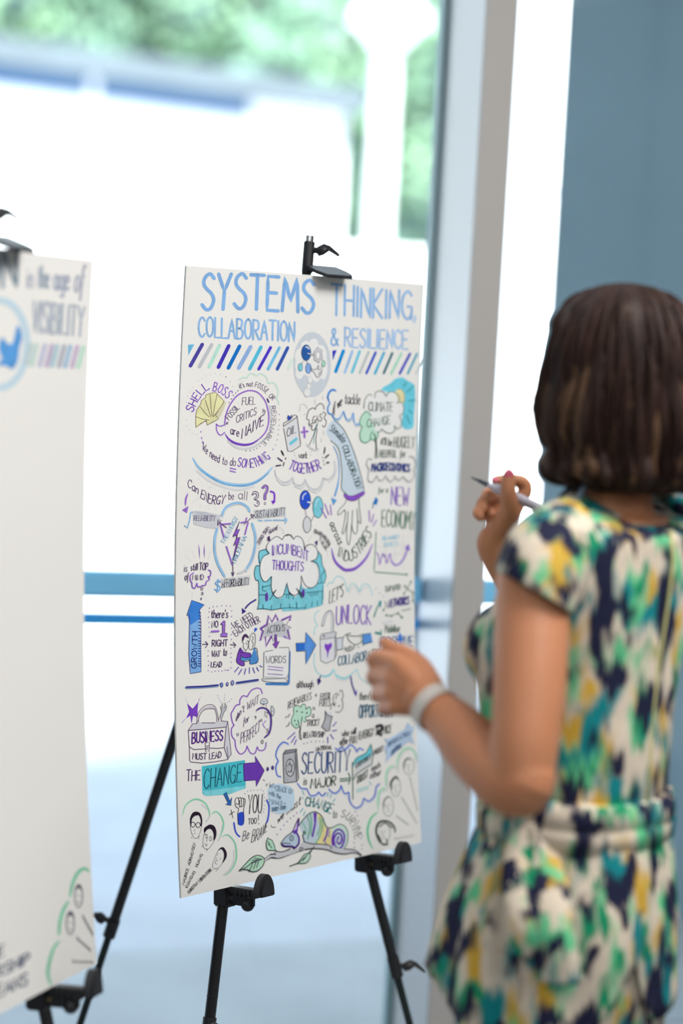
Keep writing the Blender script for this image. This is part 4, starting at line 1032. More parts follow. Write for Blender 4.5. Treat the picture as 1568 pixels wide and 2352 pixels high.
def unlock():
    k = Ink().reg('G')
    for p in ('445,130 465,90 500,95', '500,100 540,30 590,20 640,70 675,190', '675,190 710,110 750,105 790,150 805,205', '805,205 840,120 890,105 930,150 952,235', '355,402 310,440 305,510 338,575', '338,575 305,600 298,680', '305,880 295,980 320,1080 365,1125', '520,1060 545,1140 620,1165 690,1140 780,1065', '780,1065 810,1150 880,1205 965,1215'): k.S('9bd9e0', 10, p)
    k.S('9bd9e4', 24, '365,1125 420,1145 480,1120 520,1060', tp=.3).S('9bd9e4', 22, '540,1120 600,1160 660,1160 740,1105', tp=.3).S('dfe2e6', 18, '690,200 730,140 770,150 805,220', '820,190 870,140 900,150', '545,1170 630,1190 720,1150')
    k.T("LET'S", '465,330 540,290 622,240', (150, 140), GN_, 10, 4).T('UNLOCK', '545,560 720,550 935,562', (205, 215), PU, 15, 2)
    k.S('5c6068', 30, '392,570 425,460 470,415 500,450 505,560 500,670').S('dcdee4', 20, '392,565 425,462 470,420 498,452 502,560 498,665')
    k.F('d3d4dc', '365,690 385,665 540,640 545,670 530,710 365,730', 0).FO('e3e4ea', '5a6a66', 6, '365,730 545,705 550,900 520,960 430,998 370,965', 0).S('4a5054', 6, '365,725 368,690 385,665 540,640 547,900 520,960', '365,730 530,708 548,650', sm=0).L('4a5054', 6, '530,710 530,950').D('2b2b30', 11, '408,690')
    k.F('8446cc', '446,935 440,870 415,820 420,775 450,785 490,765 495,810 465,860').S('8446cc', 8, '446,860 446,930')
    k.F('d9dee8', '552,715 615,705 615,840 555,848', 0).S(GN_, 7, '552,715 615,705', '555,848 615,838', '622,705 615,770 618,840', '620,705 660,670 710,655', '665,680 740,690 790,690 830,675', '665,690 690,740 745,785', '640,810 650,850 690,860 740,830 750,790', '745,790 790,780 830,760', '650,830 690,845', '670,815 710,835', '690,800 730,820').L(GN_, 6, '820,690 815,712', '830,735 828,760', '790,805 800,822')
    k.F('5b95e0', '845,672 935,658 952,750 850,780', 0).S('2c6a7a', 8, '840,665 848,800', '845,672 935,658', '850,785 950,755', sm=0)
    k.T('COLLABORATION', '565,1025 720,995 900,960 1080,930', (105, 105), '1a6a8c', 11, 2)
    k.F('3c2c7c', '330,1175 352,1165 365,1130 375,1135 362,1180 378,1195 340,1245', 0).S('40409a', 15, '708,1145 725,1240 760,1330').F('4a3ab0', '735,1310 760,1330 780,1290 770,1372', 0)
    k.T('although', '98,1270 285,1262', (75, 75), IK, 7, 4)
    k.L('2f8f80', 13, '968,475 1000,380 1040,310').F('3f9fa8', '1020,300 1055,290 1045,380', 0).S('3f9f98', 10, '978,645 1048,655', '1048,620 1050,690', '985,655 1040,668')
    k.T('TAP INTO', '1092,195 1260,165', (60, 58), '5c7468', 9, 3).T('NETWORKS', '1130,370 1240,345 1360,328', (85, 85), '4a3c90', 14, 4)
    k.L('5f7f70', 7, '1310,120 1360,170 1410,200', '1340,160 1385,80', '1340,160 1305,215', '1105,455 1165,460 1240,430 1285,480', '1285,405 1385,380', '1090,300 1110,340 1075,400', '1405,220 1410,300').D('4f8a6c', 12, '1318,128 1384,80 1410,205 1306,215 1105,455 1165,462 1240,432 1285,480 1075,400 1408,295')
    k.T('Mobilise', '1090,650 1255,640', (85, 80), '5c7468', 9, 4).T('POSITIVE', '1050,810 1230,800 1405,805', (105, 115), '2c6ab0', 13, 3).L('2a7ae4', 26, '1238,730 1282,725', '1262,670 1262,775')
    k.L('b9cfe4', 6, '1060,550 1180,515').D('b9b4d8', 8, '990,155 1030,205 1075,245')
    k.build(BRD, 'padlock_drawing', board_main, 'open padlock with a purple heart and a handshake')
def business():
    k = Ink().reg('H')
    k.F('7a45c4', '165,310 235,380 310,290 298,400 300,490 240,470 222,575 205,470 150,505 190,420', 0).L(LP, 6, '310,290 322,258', '95,562 140,510').D(LP, 5, '165,298 152,272 145,243 320,252 336,230 353,186').D('8a60c8', 6, '555,210 570,240 585,270 598,298 648,202 645,235 643,268 735,255 710,282 685,295')
    k.S('cfd0d8', 26, '300,570 315,470 380,380 470,355 530,385 555,500').S('6a4460', 7, '290,600 290,520 310,430 380,350 460,325 520,350 550,430 570,545', '310,560 320,480 375,400 450,380 520,385', '318,600 290,608 285,560 310,530', '520,385 545,470 545,540 565,555 572,500')
    k.F('d4d5dd', '180,655 240,570 685,540 660,620', 0).F('d4d5dd', '660,620 688,545 732,965 690,1030 640,880', 0)
    k.S('5c3c6c', 8, '178,658 235,572 290,572', '350,560 520,562', '600,535 685,542 730,965 680,1035', '178,658 400,640 665,615', '178,658 192,880 195,1040 210,1065 360,1078 520,1062 675,1035', '665,615 685,545', '665,615 640,880', '640,880 690,1030', '195,870 250,905 395,895', '450,885 560,890 640,878', '675,870 690,1000', sm=0)
    k.S('5c3c6c', 7, '395,820 452,808 445,930 402,930 395,820', '398,860 448,855', '405,885 435,878', '405,905 430,900', sm=0)
    k.F('c4c6cf', '580,495 605,415 595,350 620,300 630,375 640,378 650,300 672,340 660,400 635,425 600,530', 0).S('4c4a58', 7, '582,492 607,412 592,360 622,300 622,375 645,378 650,300 672,350 660,395 635,425 598,530', sm=0)
    k.T('BUSINESS', '225,825 400,805 620,785', (138, 125), '5c2a8c', 19, 2).T('MUST', '232,1030 410,1030', 78, DP, 11, 2).T('LEAD', '448,1030 600,1005', 78, DP, 11, 2)
    k.build(BRD, 'briefcase_drawing', board_main, 'briefcase with a purple star and a spanner')
def clock_():
    k = Ink().reg('H')
    for p in ('1130,185 1110,130 1060,115 990,145 938,220', '938,225 880,215 845,265 840,325', '840,325 790,340 755,400', '755,400 730,450 745,550 768,590', '768,590 735,640 740,730 780,785', '780,785 790,880 830,950 870,960 915,920 935,860', '935,860 965,930 1000,960 1040,945 1065,870', '1065,870 1090,915 1140,915 1170,880 1180,815'): k.S('8a56c4', 15, p)
    k.T("don't WAIT", '790,545 870,440 1080,305', (95, 110), DP, 9, 6).T('for', '885,590 955,540', 90, DP, 9, 6).T('PERFECT', '850,830 980,770 1095,660', (140, 140), DP, 9, 4).S(DP, 8, '800,700 808,735', '818,690 825,725', '1105,520 1110,550', '1122,510 1126,545')
    k.S('5a3a9c', 24, '1055,405 1120,370 1190,390 1235,470 1240,580 1215,690 1150,755', tp=.25).S('32204c', 6, '1050,425 1060,390 1130,358 1210,395 1250,490 1250,600 1220,710 1150,762')
    k.FO('d3dae2', IK, 7, '1108,310 1115,265 1150,248 1190,265 1195,310 1150,318').FO('d3dae2', IK, 7, '1245,345 1275,370 1285,420 1262,475 1245,440').D(IK, 7, '1150,287 1263,410').L(IK, 5, '1135,320 1138,335', '1148,322 1150,338', '1175,330 1185,358')
    k.T('12', '1150,470 1195,490', 62, IK, 7, 8).T('9', '1030,515 1050,515', 42, IK, 7).T('3', '1175,690 1205,680', 48, IK, 7).L(LP, 11, '1172,535 1135,582 1162,625').S(IK, 8, k.ring(1128, 805, 13, 22), cl=1)
    k.build(BRD, 'alarm_clock_drawing', board_main, 'purple cloud with an alarm clock')
def change():
    k = Ink().reg('H')
    k.T('THE', '155,1310 330,1295', (145, 110), DP, 15, 2).F('49c0d0', '352,1120 910,1040 918,1400 700,1480 400,1500 362,1470', 0).F('7fd6e2', '365,1440 915,1370 916,1402 700,1482 400,1502', 0)
    k.T('CHANGE', '375,1410 600,1370 860,1320', (255, 225), '17425f', 13, 3)
    k.FO('6d3cb4', '3c1f6c', 9, '888,1085 1045,1070 1035,988 1155,1175 1050,1382 1045,1295 895,1308', 0).S('3c1f6c', 8, '890,1085 895,1308')
    k.FO('5c3c9c', '3c2060', 6, k.ring(1198, 1155, 14, 25)).FO('5c3c9c', '3c2060', 6, k.ring(1262, 1138, 15, 25)).L(IK, 6, '1140,1290 1160,1305', '1175,1365 1195,1335 1195,1365 1175,1365')
    k.FO('2f6fc0', '1a2a5c', 7, '632,1475 665,1452 710,1565 735,1520 725,1622 655,1608 690,1590', 0)
    k.build(BRD, 'change_arrow_drawing', board_main, 'purple block arrow beside an aqua highlighted word')
def you():
    k = Ink().reg('J')
    k.D('5a5a9c', 6, '847,123 877,92 915,82 953,77 1000,78 1040,68 1065,90 1073,122 1082,165 1083,208 1080,260 1075,305 1068,338 1045,357')
    k.T('YOU', '880,360 1045,345', (225, 215), IK, 14, 3).T('TOO', '885,490 985,475', 68, IK, 10, 2).S(IK, 8, '1010,370 1008,440', '1012,475 1013,485').T('Be', '815,690 890,655', 120, IK, 9, 8).T('BRAVE', '920,710 1010,670 1105,575', (155, 130), IK, 9, 10)
    k.S('3a56d0', 20, '715,470 730,560 755,610 785,635', '1108,195 1135,270 1130,380 1110,465').F('2c50d0', '760,365 832,348 832,485 770,490').S('2a2a4c', 8, '758,350 765,488', '830,325 832,470')
    k.S(IK, 8, '760,355 770,300 735,270 730,190 765,170 775,240 740,240', '770,180 790,165 805,200 800,270 780,275 785,200', '800,180 820,170 832,200 825,265 805,275', '825,185 845,180 850,215 840,260', '840,260 830,320 828,350')
    k.L(IK, 8, '660,375 718,335', '680,315 702,412')
    k.F('c4dcee', '1150,30 1250,0 1400,40 1440,150 1420,280 1300,360 1180,340 1130,200 1120,80')
    k.T("let's", '1140,45 1205,55', 60, '274a72', 6, 4).T('CRACK ON', '1215,85 1415,125', (65, 60), '274a72', 7, 6).T('with the', '1135,130 1275,190', (60, 58), '274a72', 7, 4).T('SMALL +', '1160,245 1330,260', 52, '274a72', 7, 5).T('SHORT-TERM', '1165,335 1335,305', 45, '274a72', 8, 4).L('274a72', 6, '1135,185 1150,192', '1132,215 1150,212', '1280,225 1298,210', '1285,245 1300,240')
    k.build(BRD, 'fist_drawing', board_main, 'raised fist in a blue cuff with brush lettering')
def faces_left():
    k = Ink().reg('J')
    for p, q in (('95,390 130,270 210,200 290,190 370,235 415,320 420,400', '380,455 420,400 415,330 330,250'), ('440,368 500,335 560,390 590,480 575,570 540,640', '525,690 560,610 575,500'), ('570,640 640,615 720,700 745,820 735,930 680,1040 605,1105', '590,1100 660,1030 710,930 715,800')): k.S('d3d4d8', 16, q).S('8fd8b4', 20, p, tp=.35)
    hr = '2a1c30'
    k.F(hr, '192,500 188,420 215,355 260,335 310,355 335,430 328,510 315,500 315,430 290,380 240,390 210,430 205,490').S(hr, 4, '192,500 200,570 225,630 255,655 290,630 318,560 328,500', '205,640 215,655', '295,625 290,665').S(hr, 7, k.ring(222, 490, 26, 30), cl=1).S(hr, 7, k.ring(285, 495, 26, 30), cl=1).L(hr, 8, '248,485 260,485', '200,465 196,480').S(hr, 3.5, '240,545 245,565 235,570', '230,600 245,595 255,600', '230,360 240,400', '260,345 270,390')
    k.F(hr, '360,590 355,540 385,510 430,490 480,510 505,580 495,650 470,680 470,600 440,545 395,550').S(hr, 4, '360,590 345,650 345,740 370,780 410,780 450,730 480,680', '395,780 388,810', '335,760 330,745').S(hr, 4, '365,620 395,625 390,650 370,645', '415,650 450,660 440,685 415,670', '395,650 385,700', '365,715 385,745 395,720', '360,600 400,610', '420,630 450,640')
    k.F(hr, '520,810 550,770 590,765 625,820 625,880 590,940 575,950 595,880 590,820 560,785').S(hr, 3.5, '520,810 490,880 460,960 460,1000 490,1020 540,1000 580,945', '495,1055 525,1020', '525,840 510,860', '555,890 545,915', '505,890 500,920 520,925', '485,930 500,965 510,960')
    k.T('MAURICE', '118,1215 150,1110 175,1020', (34, 32), hr, 5.5, 'r').T('ADRIAENSEN', '185,980 220,870 255,715', 32, hr, 5.5, 'r').T('KUANGWEI', '160,1250 200,1160 255,1060', 32, hr, 5.5, 'r').T('HUANG', '280,1000 310,920 342,850', 32, hr, 5.5, 'r').T('CHRISTIAN', '180,1320 230,1260 290,1195', 34, hr, 5.5, 'r').T('LIBERATORE', '310,1180 380,1110 455,1035', 36, hr, 6, 'r')
    k.build(BRD, 'portrait_sketches', board_main, 'three small ink portraits in green arcs with names')
def tricky():
    k = Ink().reg('I')
    k.T('RENEWABLES', '178,300 290,240 410,200', (72, 68), IK, 7, 3).T('+', '448,195 468,185', 70, IK, 7).T('FOSSIL', '502,208 605,195', (65, 62), '4a4650', 8, 3).T('FUELS', '492,270 600,268', 62, '4a4650', 8, 3).T('is', '425,305 448,305', 40, '4a4650', 6).T('a', '418,385 438,382', 55, IK, 7).T('TRICKY', '362,470 490,462', (60, 66), IK, 8, 4).T('RELATIONSHIP', '330,590 430,578 540,580', (58, 52), IK, 8, 5)
    k.F('bfe6d2', '240,330 235,290 265,262 300,275 335,250 355,290 395,280 410,325 385,375 355,375 350,430 310,420 290,480 250,490 215,450 225,380')
    for p in ('235,340 235,280 275,262 305,280', '305,280 320,252 350,255 358,300', '358,300 390,275 410,315 395,365 352,380', '235,345 215,390 212,440 230,470', '230,470 260,492 290,470', '352,380 358,420 335,430'): k.S('46705c', 7, p)
    k.D(IK, 8, '267,322 318,330 365,338 245,415 262,455').S(IK, 7, '275,410 298,500 290,530', '318,375 300,520 310,605', '290,520 292,590 312,605', '150,388 165,370 175,385 195,345', '160,478 170,460 182,470 190,430', sm=0)
    k.F('b9bbc2', '548,320 575,365 620,375 610,430 590,515 560,522 512,475 540,400', 0).F('e3e4e8', '575,330 600,325 620,345 600,365 570,355').S('44444c', 8, '548,318 550,390 515,475', '548,318 575,360 620,372', '620,372 600,450 592,515 560,520 512,475', sm=0).S('6a6a72', 7, '600,305 620,240 640,265 655,230', '640,270 630,180 660,140 670,150', '690,125 715,110 728,170 710,210', '720,210 725,280 690,330 650,325', '655,200 665,165 690,150', '675,270 700,265')
    k.L('6a44bc', 10, '172,600 245,535', '210,635 250,570', '240,655 260,605', '625,470 660,430', '620,518 662,510', '600,552 632,598', '573,580 575,638').D('5c50a4', 6, '335,645 370,635 408,625 455,622 492,620 530,625')
    k.T("there's an", '890,205 960,205 1080,190', 75, '55605c', 8, 4).T('OPPORTUNITY', '885,390 1010,378 1230,365', (130, 110), '15607c', 13, 3).T('who will', '715,575 855,545', (60, 62), '4a4a50', 9, 5).T('offer FULL', '695,655 870,632', (62, 70), '4a4a50', 9, 4).T('ENERGY SERVICE', '885,605 1040,560 1210,535', (75, 80), '4a4e4c', 10, 3).S('2b2b30', 24, '1060,470 1110,460 1120,500 1070,530 1110,560')
    k.build(BRD, 'tree_and_chimney_drawing', board_main)
def security():
    k = Ink().reg('I')
    for p in ('182,648 130,630 80,680 55,760 80,815', '80,815 55,880 70,960 105,975', '650,690 680,705 710,680 740,700 765,690', '765,690 800,655 840,680 865,725', '865,725 890,690 932,708', '272,1042 310,1090 365,1095', '365,1095 400,1160 450,1160 485,1130', '485,1130 520,1165 555,1135', '585,1100 640,1140 690,1110 708,1065', '708,1065 740,1140 785,1130', '785,1130 795,1220 850,1285 910,1260 935,1190', '935,1190 985,1220 1040,1170 1060,1080 1090,1045'): k.S('cdd8ea', 14, [(x + 6, y + 12) for x, y in pp(p)]).S('2f5fd0', 12, p)
    k.F('b9bbc2', '128,750 240,725 265,1020 135,1038', 0).F('8e9098', '128,750 150,712 265,700 270,990 258,1020 245,730', 0).S('44424e', 8, '128,750 245,728 262,1025 135,1038 128,750', '128,750 150,712 262,698 282,990 262,1025', '245,728 265,700', sm=0).S('3a3842', 7, k.ring(197, 885, 42, 88), k.ring(190, 890, 24, 40), cl=1).L('3a3842', 7, '190,850 195,800', '210,870 232,850', '205,910 225,940', '180,920 165,950', '170,880 158,850').S('e3e4e8', 6, k.ring(197, 885, 33, 68), cl=1)
    k.T('NATIONAL', '455,722 540,702 615,700', (40, 36), IK, 8, 3).T('SECURITY', '312,948 450,940 640,930 790,912', (210, 205), '1d4a8c', 14, 2).T('is', '332,1055 362,1050', 72, GN_, 8, 5).T('MAJOR', '400,1095 510,1080 650,1060', (100, 95), GN_, 11, 5)
    k.S('3f7a60', 10, '695,998 790,990', '698,1020 792,1012', '780,935 802,995 782,1050', sm=0)
    k.F('6fd0e2', '825,880 840,800 900,760 960,730 1005,655 1012,760 940,800 860,830', 0).F('d5d7db', '830,990 850,900 1005,790 1025,850 940,900 870,940', 0).S('55736a', 9, '820,830 826,1200', '825,850 870,780 950,750 1005,650', '1005,650 1025,760 1015,850 930,900 860,950 830,1005', sm=0)
    k.T('COUNTRIES', '850,890 930,840 1000,790', (45, 45), '4a6a70', 8, 4).T('MUST', '1035,755 1125,715', (50, 50), '5a5a60', 10, 4).T('TRUST', '860,1050 910,1020 970,975', (75, 75), '55605c', 9, 5).T('each', '1010,920 1095,880', 60, '66666c', 8, 4).T('other', '995,995 1105,950', 62, '66666c', 8, 4)
    k.F('b9d0ea', '1135,590 1180,600 1340,500 1370,430 1410,470 1440,480 1415,570 1440,650 1380,620 1290,700 1180,800 1150,840 1160,760 1140,680 1165,640', 0).T('REGULATION', '1175,680 1280,610 1395,560', 45, '46648c', 9, 5).T('CONTROL', '1205,765 1250,720 1310,680', 45, '46648c', 9, 5)
    k.L('8fd4d8', 7, '985,1020 1012,1055', *['%d,%d %d,%d' % (870 + i * 18, 1095 - i * 5, 862 + i * 18, 1130 - i * 5) for i in range(7)])
    k.build(BRD, 'safe_and_flag_drawing', board_main, 'grey safe and aqua flag in blue cloud outline')
def chameleon():
    k = Ink().reg('K')
    k.T('we must', '70,490 150,410 300,295', (80, 95), IK, 9, 8).S(IK, 7, '8,505 25,525 55,520').T('CHANGE', '350,310 440,320 520,350 600,385', (90, 98), '14777c', 15, 'r').T('to', '625,435 665,425', 85, '55605c', 9, 5).T('SURVIVE', '705,415 760,440 800,500 850,640', (75, 78), '5c6662', 9, 'r')
    k.D('6a50b4', 7, '265,380 235,410 203,433 170,467 137,502 105,545 70,595').L('3fb2bc', 9, '320,160 340,200', '318,228 332,232', '328,335 300,372', '350,365 332,405', '580,175 572,215', '610,185 600,230', '650,240 628,265')
    k.F('c4d4e0', '290,500 330,440 380,385 440,370 500,395 540,480 570,530 640,540 620,680 460,690 340,670 330,600').F('e8dc9c', '470,400 500,390 535,480 560,530 625,550 610,690 470,690 500,560').F('6a38b4', '432,375 465,378 455,500 430,620 412,620 440,480', 0).F('6a38b4', '565,535 580,535 572,600 545,668 525,665 555,600', 0)
    for c, p in (('8ecdb0', '320,470 350,530 355,590 330,580'), ('7fb8a0', '370,415 395,500 375,640'), ('7fb8a0', '400,390 412,480 405,600'), ('7fc09a', '515,440 522,520 490,620 455,680'), ('7fc09a', '495,420 500,520 470,600'), ('9a9ab8', '540,660 560,690'), ('9a9ab8', '590,540 585,620')): k.S(c, 13, p)
    k.F('cfe8da', '615,560 640,515 700,490 760,530 775,610 760,700 700,760 640,740 615,660').S('2a4a44', 8, '290,500 340,430 400,378 460,370 520,420 550,500 580,528 630,520 690,492 750,520 775,590 765,690 720,750', '330,600 335,560 350,590')
    k.S('6a38b4', 20, '625,700 620,640 640,570 690,545 735,590 735,670 700,730 655,720 635,650 660,590 700,590 715,650 690,690 665,660 680,620').S('b9a4dc', 8, '640,700 650,740 700,745', '660,640 680,670 700,640').S('6a38b4', 14, '620,680 630,740 680,762 730,740')
    k.F('bccfe0', '110,675 150,620 220,570 265,580 285,640 270,690 230,720 140,710').F('6a38b4', '215,570 245,500 285,430 282,500 270,570 250,590', 0).F('d3c4ea', '228,560 250,500 270,470 262,540', 0).S('5a2f9c', 18, '115,690 140,710 220,715 240,730 280,690 285,630 262,580')
    k.S('2a2438', 8, '105,680 150,620 215,570 250,495 285,430 280,510', '105,680 130,715 210,718 235,735 275,690', '125,680 200,688', '320,600 335,660 310,700 300,760').S('2a2438', 6, k.ring(210, 632, 19, 27), cl=1).S('2a2438', 6, '210,615 212,640 205,645', '230,585 240,585')
    k.F('c9cbd0', '0,790 70,770 180,760 270,730 330,670 480,690 600,705 700,735 830,745 905,800 860,785 700,785 600,760 440,730 350,740 180,790 70,830 0,825').S(IK, 9, '0,825 70,828 160,790 270,768', '340,745 440,735 560,745 640,775 740,790 840,775 905,805', '340,670 420,690 490,690 590,705 610,740', '740,740 840,750 910,800', '40,740 70,765 130,765 200,735', '0,790 30,795').S(IK, 7, '290,765 292,735 305,720', '305,760 312,725', '320,760 325,725')
    k.F('c3dfd0', '340,800 395,790 390,860 330,885 290,870').S('2a4a40', 8, '190,912 260,885 290,860 340,795 395,785', '190,912 270,885 350,880 395,830 397,790', '290,870 345,820', '320,860 365,800', '440,710 400,760 370,785', '420,735 400,775')
    k.reg('J').F('b4dcc4', '780,1045 870,930 950,870 1020,860 1075,905 1060,970 990,1050 920,1055 860,1025').S(IK, 10, '772,1045 850,960 920,890 990,858 1050,875 1075,910 1060,980 1000,1040 930,1055 870,1030 790,1030').S(IK, 10, '772,1045 860,1000 940,940 1050,905').L(IK, 9, '890,1060 915,1000 935,950', '945,1020 975,940', '980,1005 1010,925', '920,945 990,940', '930,920 1000,912', '955,890 1030,905')
    k.F('b4dcc4', '1115,650 1180,700 1210,790 1120,795 1100,720').S(IK, 8, '1115,650 1175,690 1205,790', '1115,650 1098,710 1115,790 1205,798', '1120,720 1165,770', '1115,690 1140,730').S(IK, 9, '1075,905 1130,860 1180,845 1210,850 1195,825', '1080,930 1160,885 1260,890 1370,850 1470,815').F('c9cbd0', '1080,905 1140,858 1240,850 1400,790 1470,815 1360,855 1250,890 1160,880 1085,930')
    k.reg('K').D('7a70a4', 7, '848,365 868,407 880,462 893,523 895,583 902,635 835,677 838,722 915,700 913,740')
    k.build(BRD, 'chameleon_drawing', board_main, 'striped chameleon with a purple spiral tail on a leafy branch')
def faces_right():
    k = Ink().reg('I')
    for p in ('1265,915 1275,800 1330,710 1400,690 1450,740 1460,820', '1160,1080 1160,950 1200,880 1250,870', '1080,1240 1085,1140 1130,1095 1155,1100'): k.S('dcdedd', 18, [(x + 14, y + 16) for x, y in pp(p)]).S('9fe0bc', 18, p, tp=.3)
    k.reg('K').S('9fe0bc', 16, '1080,360 1075,230 1110,150 1155,140', tp=.3).S('66cf9c', 22, '1030,745 985,650 975,540 1010,430 1080,365', tp=.4)
    g = '9aa09e'
    for cx, cy, rx, ry in ((1385, -90, 55, 85), (1255, 120, 48, 95), (1180, 315, 52, 98), (1130, 580, 68, 110)): k.S('b4b8b6', 9, k.ring(cx, cy, rx, ry), cl=1).S(g, 6, '%d,%d %d,%d %d,%d' % (cx - 14, cy - 10, cx - 4, cy + 20, cx + 8, cy + 30), '%d,%d %d,%d' % (cx - 28, cy - 16, cx - 14, cy - 20), '%d,%d %d,%d' % (cx + 8, cy - 16, cx + 24, cy - 14), '%d,%d %d,%d' % (cx - 10, cy + 50, cx + 16, cy + 48))
    k.S('4f5c56', 24, '1215,150 1205,90 1230,40 1260,20 1280,50', tp=.3).S('6a736e', 14, '1140,330 1135,270 1165,225 1200,220', '1340,-60 1340,-120 1370,-160 1410,-150', tp=.3).S('3f4a44', 20, '1180,700 1110,680 1062,590 1070,500 1120,460 1190,470 1240,520 1250,580', tp=.2).S('4f5a54', 12, '1090,520 1150,480 1220,530', '1160,640 1170,690 1130,700', '1080,600 1110,660')
    for p in ('1400,10 1440,180 1480,370', '1310,210 1380,330 1475,490', '1260,405 1310,450 1390,500'): k.T('NAMEN ARE' if 0 else 'ANNA BERG', p, 30, 'b0b3b2', 10, 'r') if 0 else None
    for a in ('1395,20 1475,365', '1320,230 1470,490', '1265,410 1385,500', '1240,640 1430,605'):
        (x0, y0), (x1, y1) = pp(a); n = 16
        k.S('a9adac', 9, [(x0 + (x1 - x0) * i / n + (11 if i % 2 else -11) * (y1 - y0) / 500, y0 + (y1 - y0) * i / n + (11 if i % 2 else -9) * abs(x1 - x0) / 200) for i in range(n + 1)], sm=0)
    k.build(BRD, 'faint_portrait_sketches', board_main, 'four faint portraits in green arcs at the lower right')
for fn in (title, stripes, badge, shell, bubble, something, oil, climate, arm, molecule, energy, chair_, economy, growth, hug, words, unlock, business, clock_, change, you, faces_left, tricky, security, chameleon, faces_right): fn()

# the left board's few drawings (photo pixels)
def left_board():
    k = Ink()
    k.T('ION', '-58,660 38,662', (90, 84), '8396a6', 9, 1).T('in', '62,660 76,661', 48, 'b4bac8', 5, 1).T('the', '88,660 112,662', 50, 'a9b4c2', 6).T('age', '124,663 158,666', (52, 54), 'a9b2c4', 6).T('of', '170,670 190,672', 62, 'b0b4c4', 6, 6)
    k.T('VISIBILITY', '74,762 190,772', (72, 66), 'b4bcc8', 7, 3)
    k.build(BRL, 'title_lettering', board_left, 'blue grey brush lettered title')
    k = Ink()
    k.S('c4dcea', 16, k.ring(0, 790, 62, 100), cl=1)
    k.F('5a9fe0', '5,775 18,790 30,785 38,750 46,755 50,775 44,800 40,830 28,848 12,840 -15,838 4,825 -4,800')
    k.build(BRL, 'bird_drawing', board_left, 'small blue bird in a pale blue ring')
    k = Ink()
    for x, c in ((62, 'bfd0d4'), (75, 'c6dad6'), (94, 'c2c4dc'), (110, 'c6b8d2'), (122, 'b4d2dc'), (138, 'b6bac6'), (152, 'a9c4dc'), (168, 'ccbcd4'), (182, 'c4e4d4')): k.L(c, 11, [(x + 9, 788 + x * .05), (x - 3, 836 + x * .04)])
    k.build(BRL, 'stripe_row', board_left)
    k = Ink()
    for p in ('205,2002 192,1995 176,2008 165,2035 160,2062', '158,2068 145,2090 137,2120 135,2150', '137,2160 122,2180 112,2215 110,2240 118,2265'): k.S('7fceaa', 8, p, tp=.25)
    for cx, cy in ((180, 2058), (161, 2120)):
        k.S('8c8a94', 3, k.ring(cx, cy, 9, 26), cl=1).F('6a6672', [(cx - 9, cy - 10), (cx - 3, cy - 27), (cx + 6, cy - 24), (cx + 9, cy - 10), (cx, cy - 18)])
        k.L('8c8a94', 2, '%d,%d %d,%d' % (cx - 5, cy - 2, cx - 2, cy - 3), '%d,%d %d,%d' % (cx + 2, cy, cx + 5, cy + 1), '%d,%d %d,%d' % (cx - 3, cy + 14, cx + 3, cy + 15))
    for a in ((190, 2105, 212, 2145), (176, 2155, 207, 2182), (166, 2208, 212, 2210)):
        n = 13; k.S('6a6872', 3, [(a[0] + (a[2] - a[0]) * i / n, a[1] + (a[3] - a[1]) * i / n + (3 if i % 2 else -3)) for i in range(n + 1)], sm=0)
    k.build(BRL, 'portrait_sketches', board_left, 'two faint portraits in green arcs at the lower right corner')
    k = Ink()
    k.T('THE', '-40,2213 8,2196', 26, '55607a', 5, 3).T('PARTNERSHIP', '-120,2300 66,2212', (30, 24), '5a647c', 5, 3).T('MEANS', '-30,2300 62,2262', 28, '5a647c', 5, 3)
    k.build(BRL, 'lettering', board_left)
left_board()

# ------------------------------------------------------------------ the woman
def skin_mat():
    mt = mat('skin', hx('b97d5a'), 0.5, var=0.06, scale=12, spec=0.35)
    b_ = mt.node_tree.nodes['Principled BSDF']
    b_.inputs['Subsurface Weight'].default_value = 0.12
    b_.inputs['Subsurface Radius'].default_value = (0.02, 0.008, 0.004)
    return mt
M_skin = skin_mat()
def hair_mat(name, c0, c1):
    mt = mat(name, c0, 0.55, spec=0.14)
    nt = mt.node_tree; b_ = nt.nodes['Principled BSDF']
    co = nt.nodes.new('ShaderNodeTexCoord'); mp = nt.nodes.new('ShaderNodeMapping'); mp.inputs['Scale'].default_value = (60, 60, 6)
    nz = nt.nodes.new('ShaderNodeTexNoise'); nz.inputs['Scale'].default_value = 1.0; nz.inputs['Detail'].default_value = 4
    rp = nt.nodes.new('ShaderNodeValToRGB'); rp.color_ramp.elements[0].position = .35; rp.color_ramp.elements[1].position = .7
    rp.color_ramp.elements[0].color = (*c0, 1); rp.color_ramp.elements[1].color = (*c1, 1)
    nt.links.new(co.outputs['Object'], mp.inputs[0]); nt.links.new(mp.outputs[0], nz.inputs['Vector'])
    nt.links.new(nz.outputs['Fac'], rp.inputs[0]); nt.links.new(rp.outputs[0], b_.inputs['Base Color'])
    return mt
M_hair = hair_mat('dark brown hair', (0.016, 0.008, 0.007), (0.040, 0.020, 0.015))
M_hair2 = hair_mat('lighter brown hair', (0.065, 0.034, 0.020), (0.125, 0.07, 0.038))
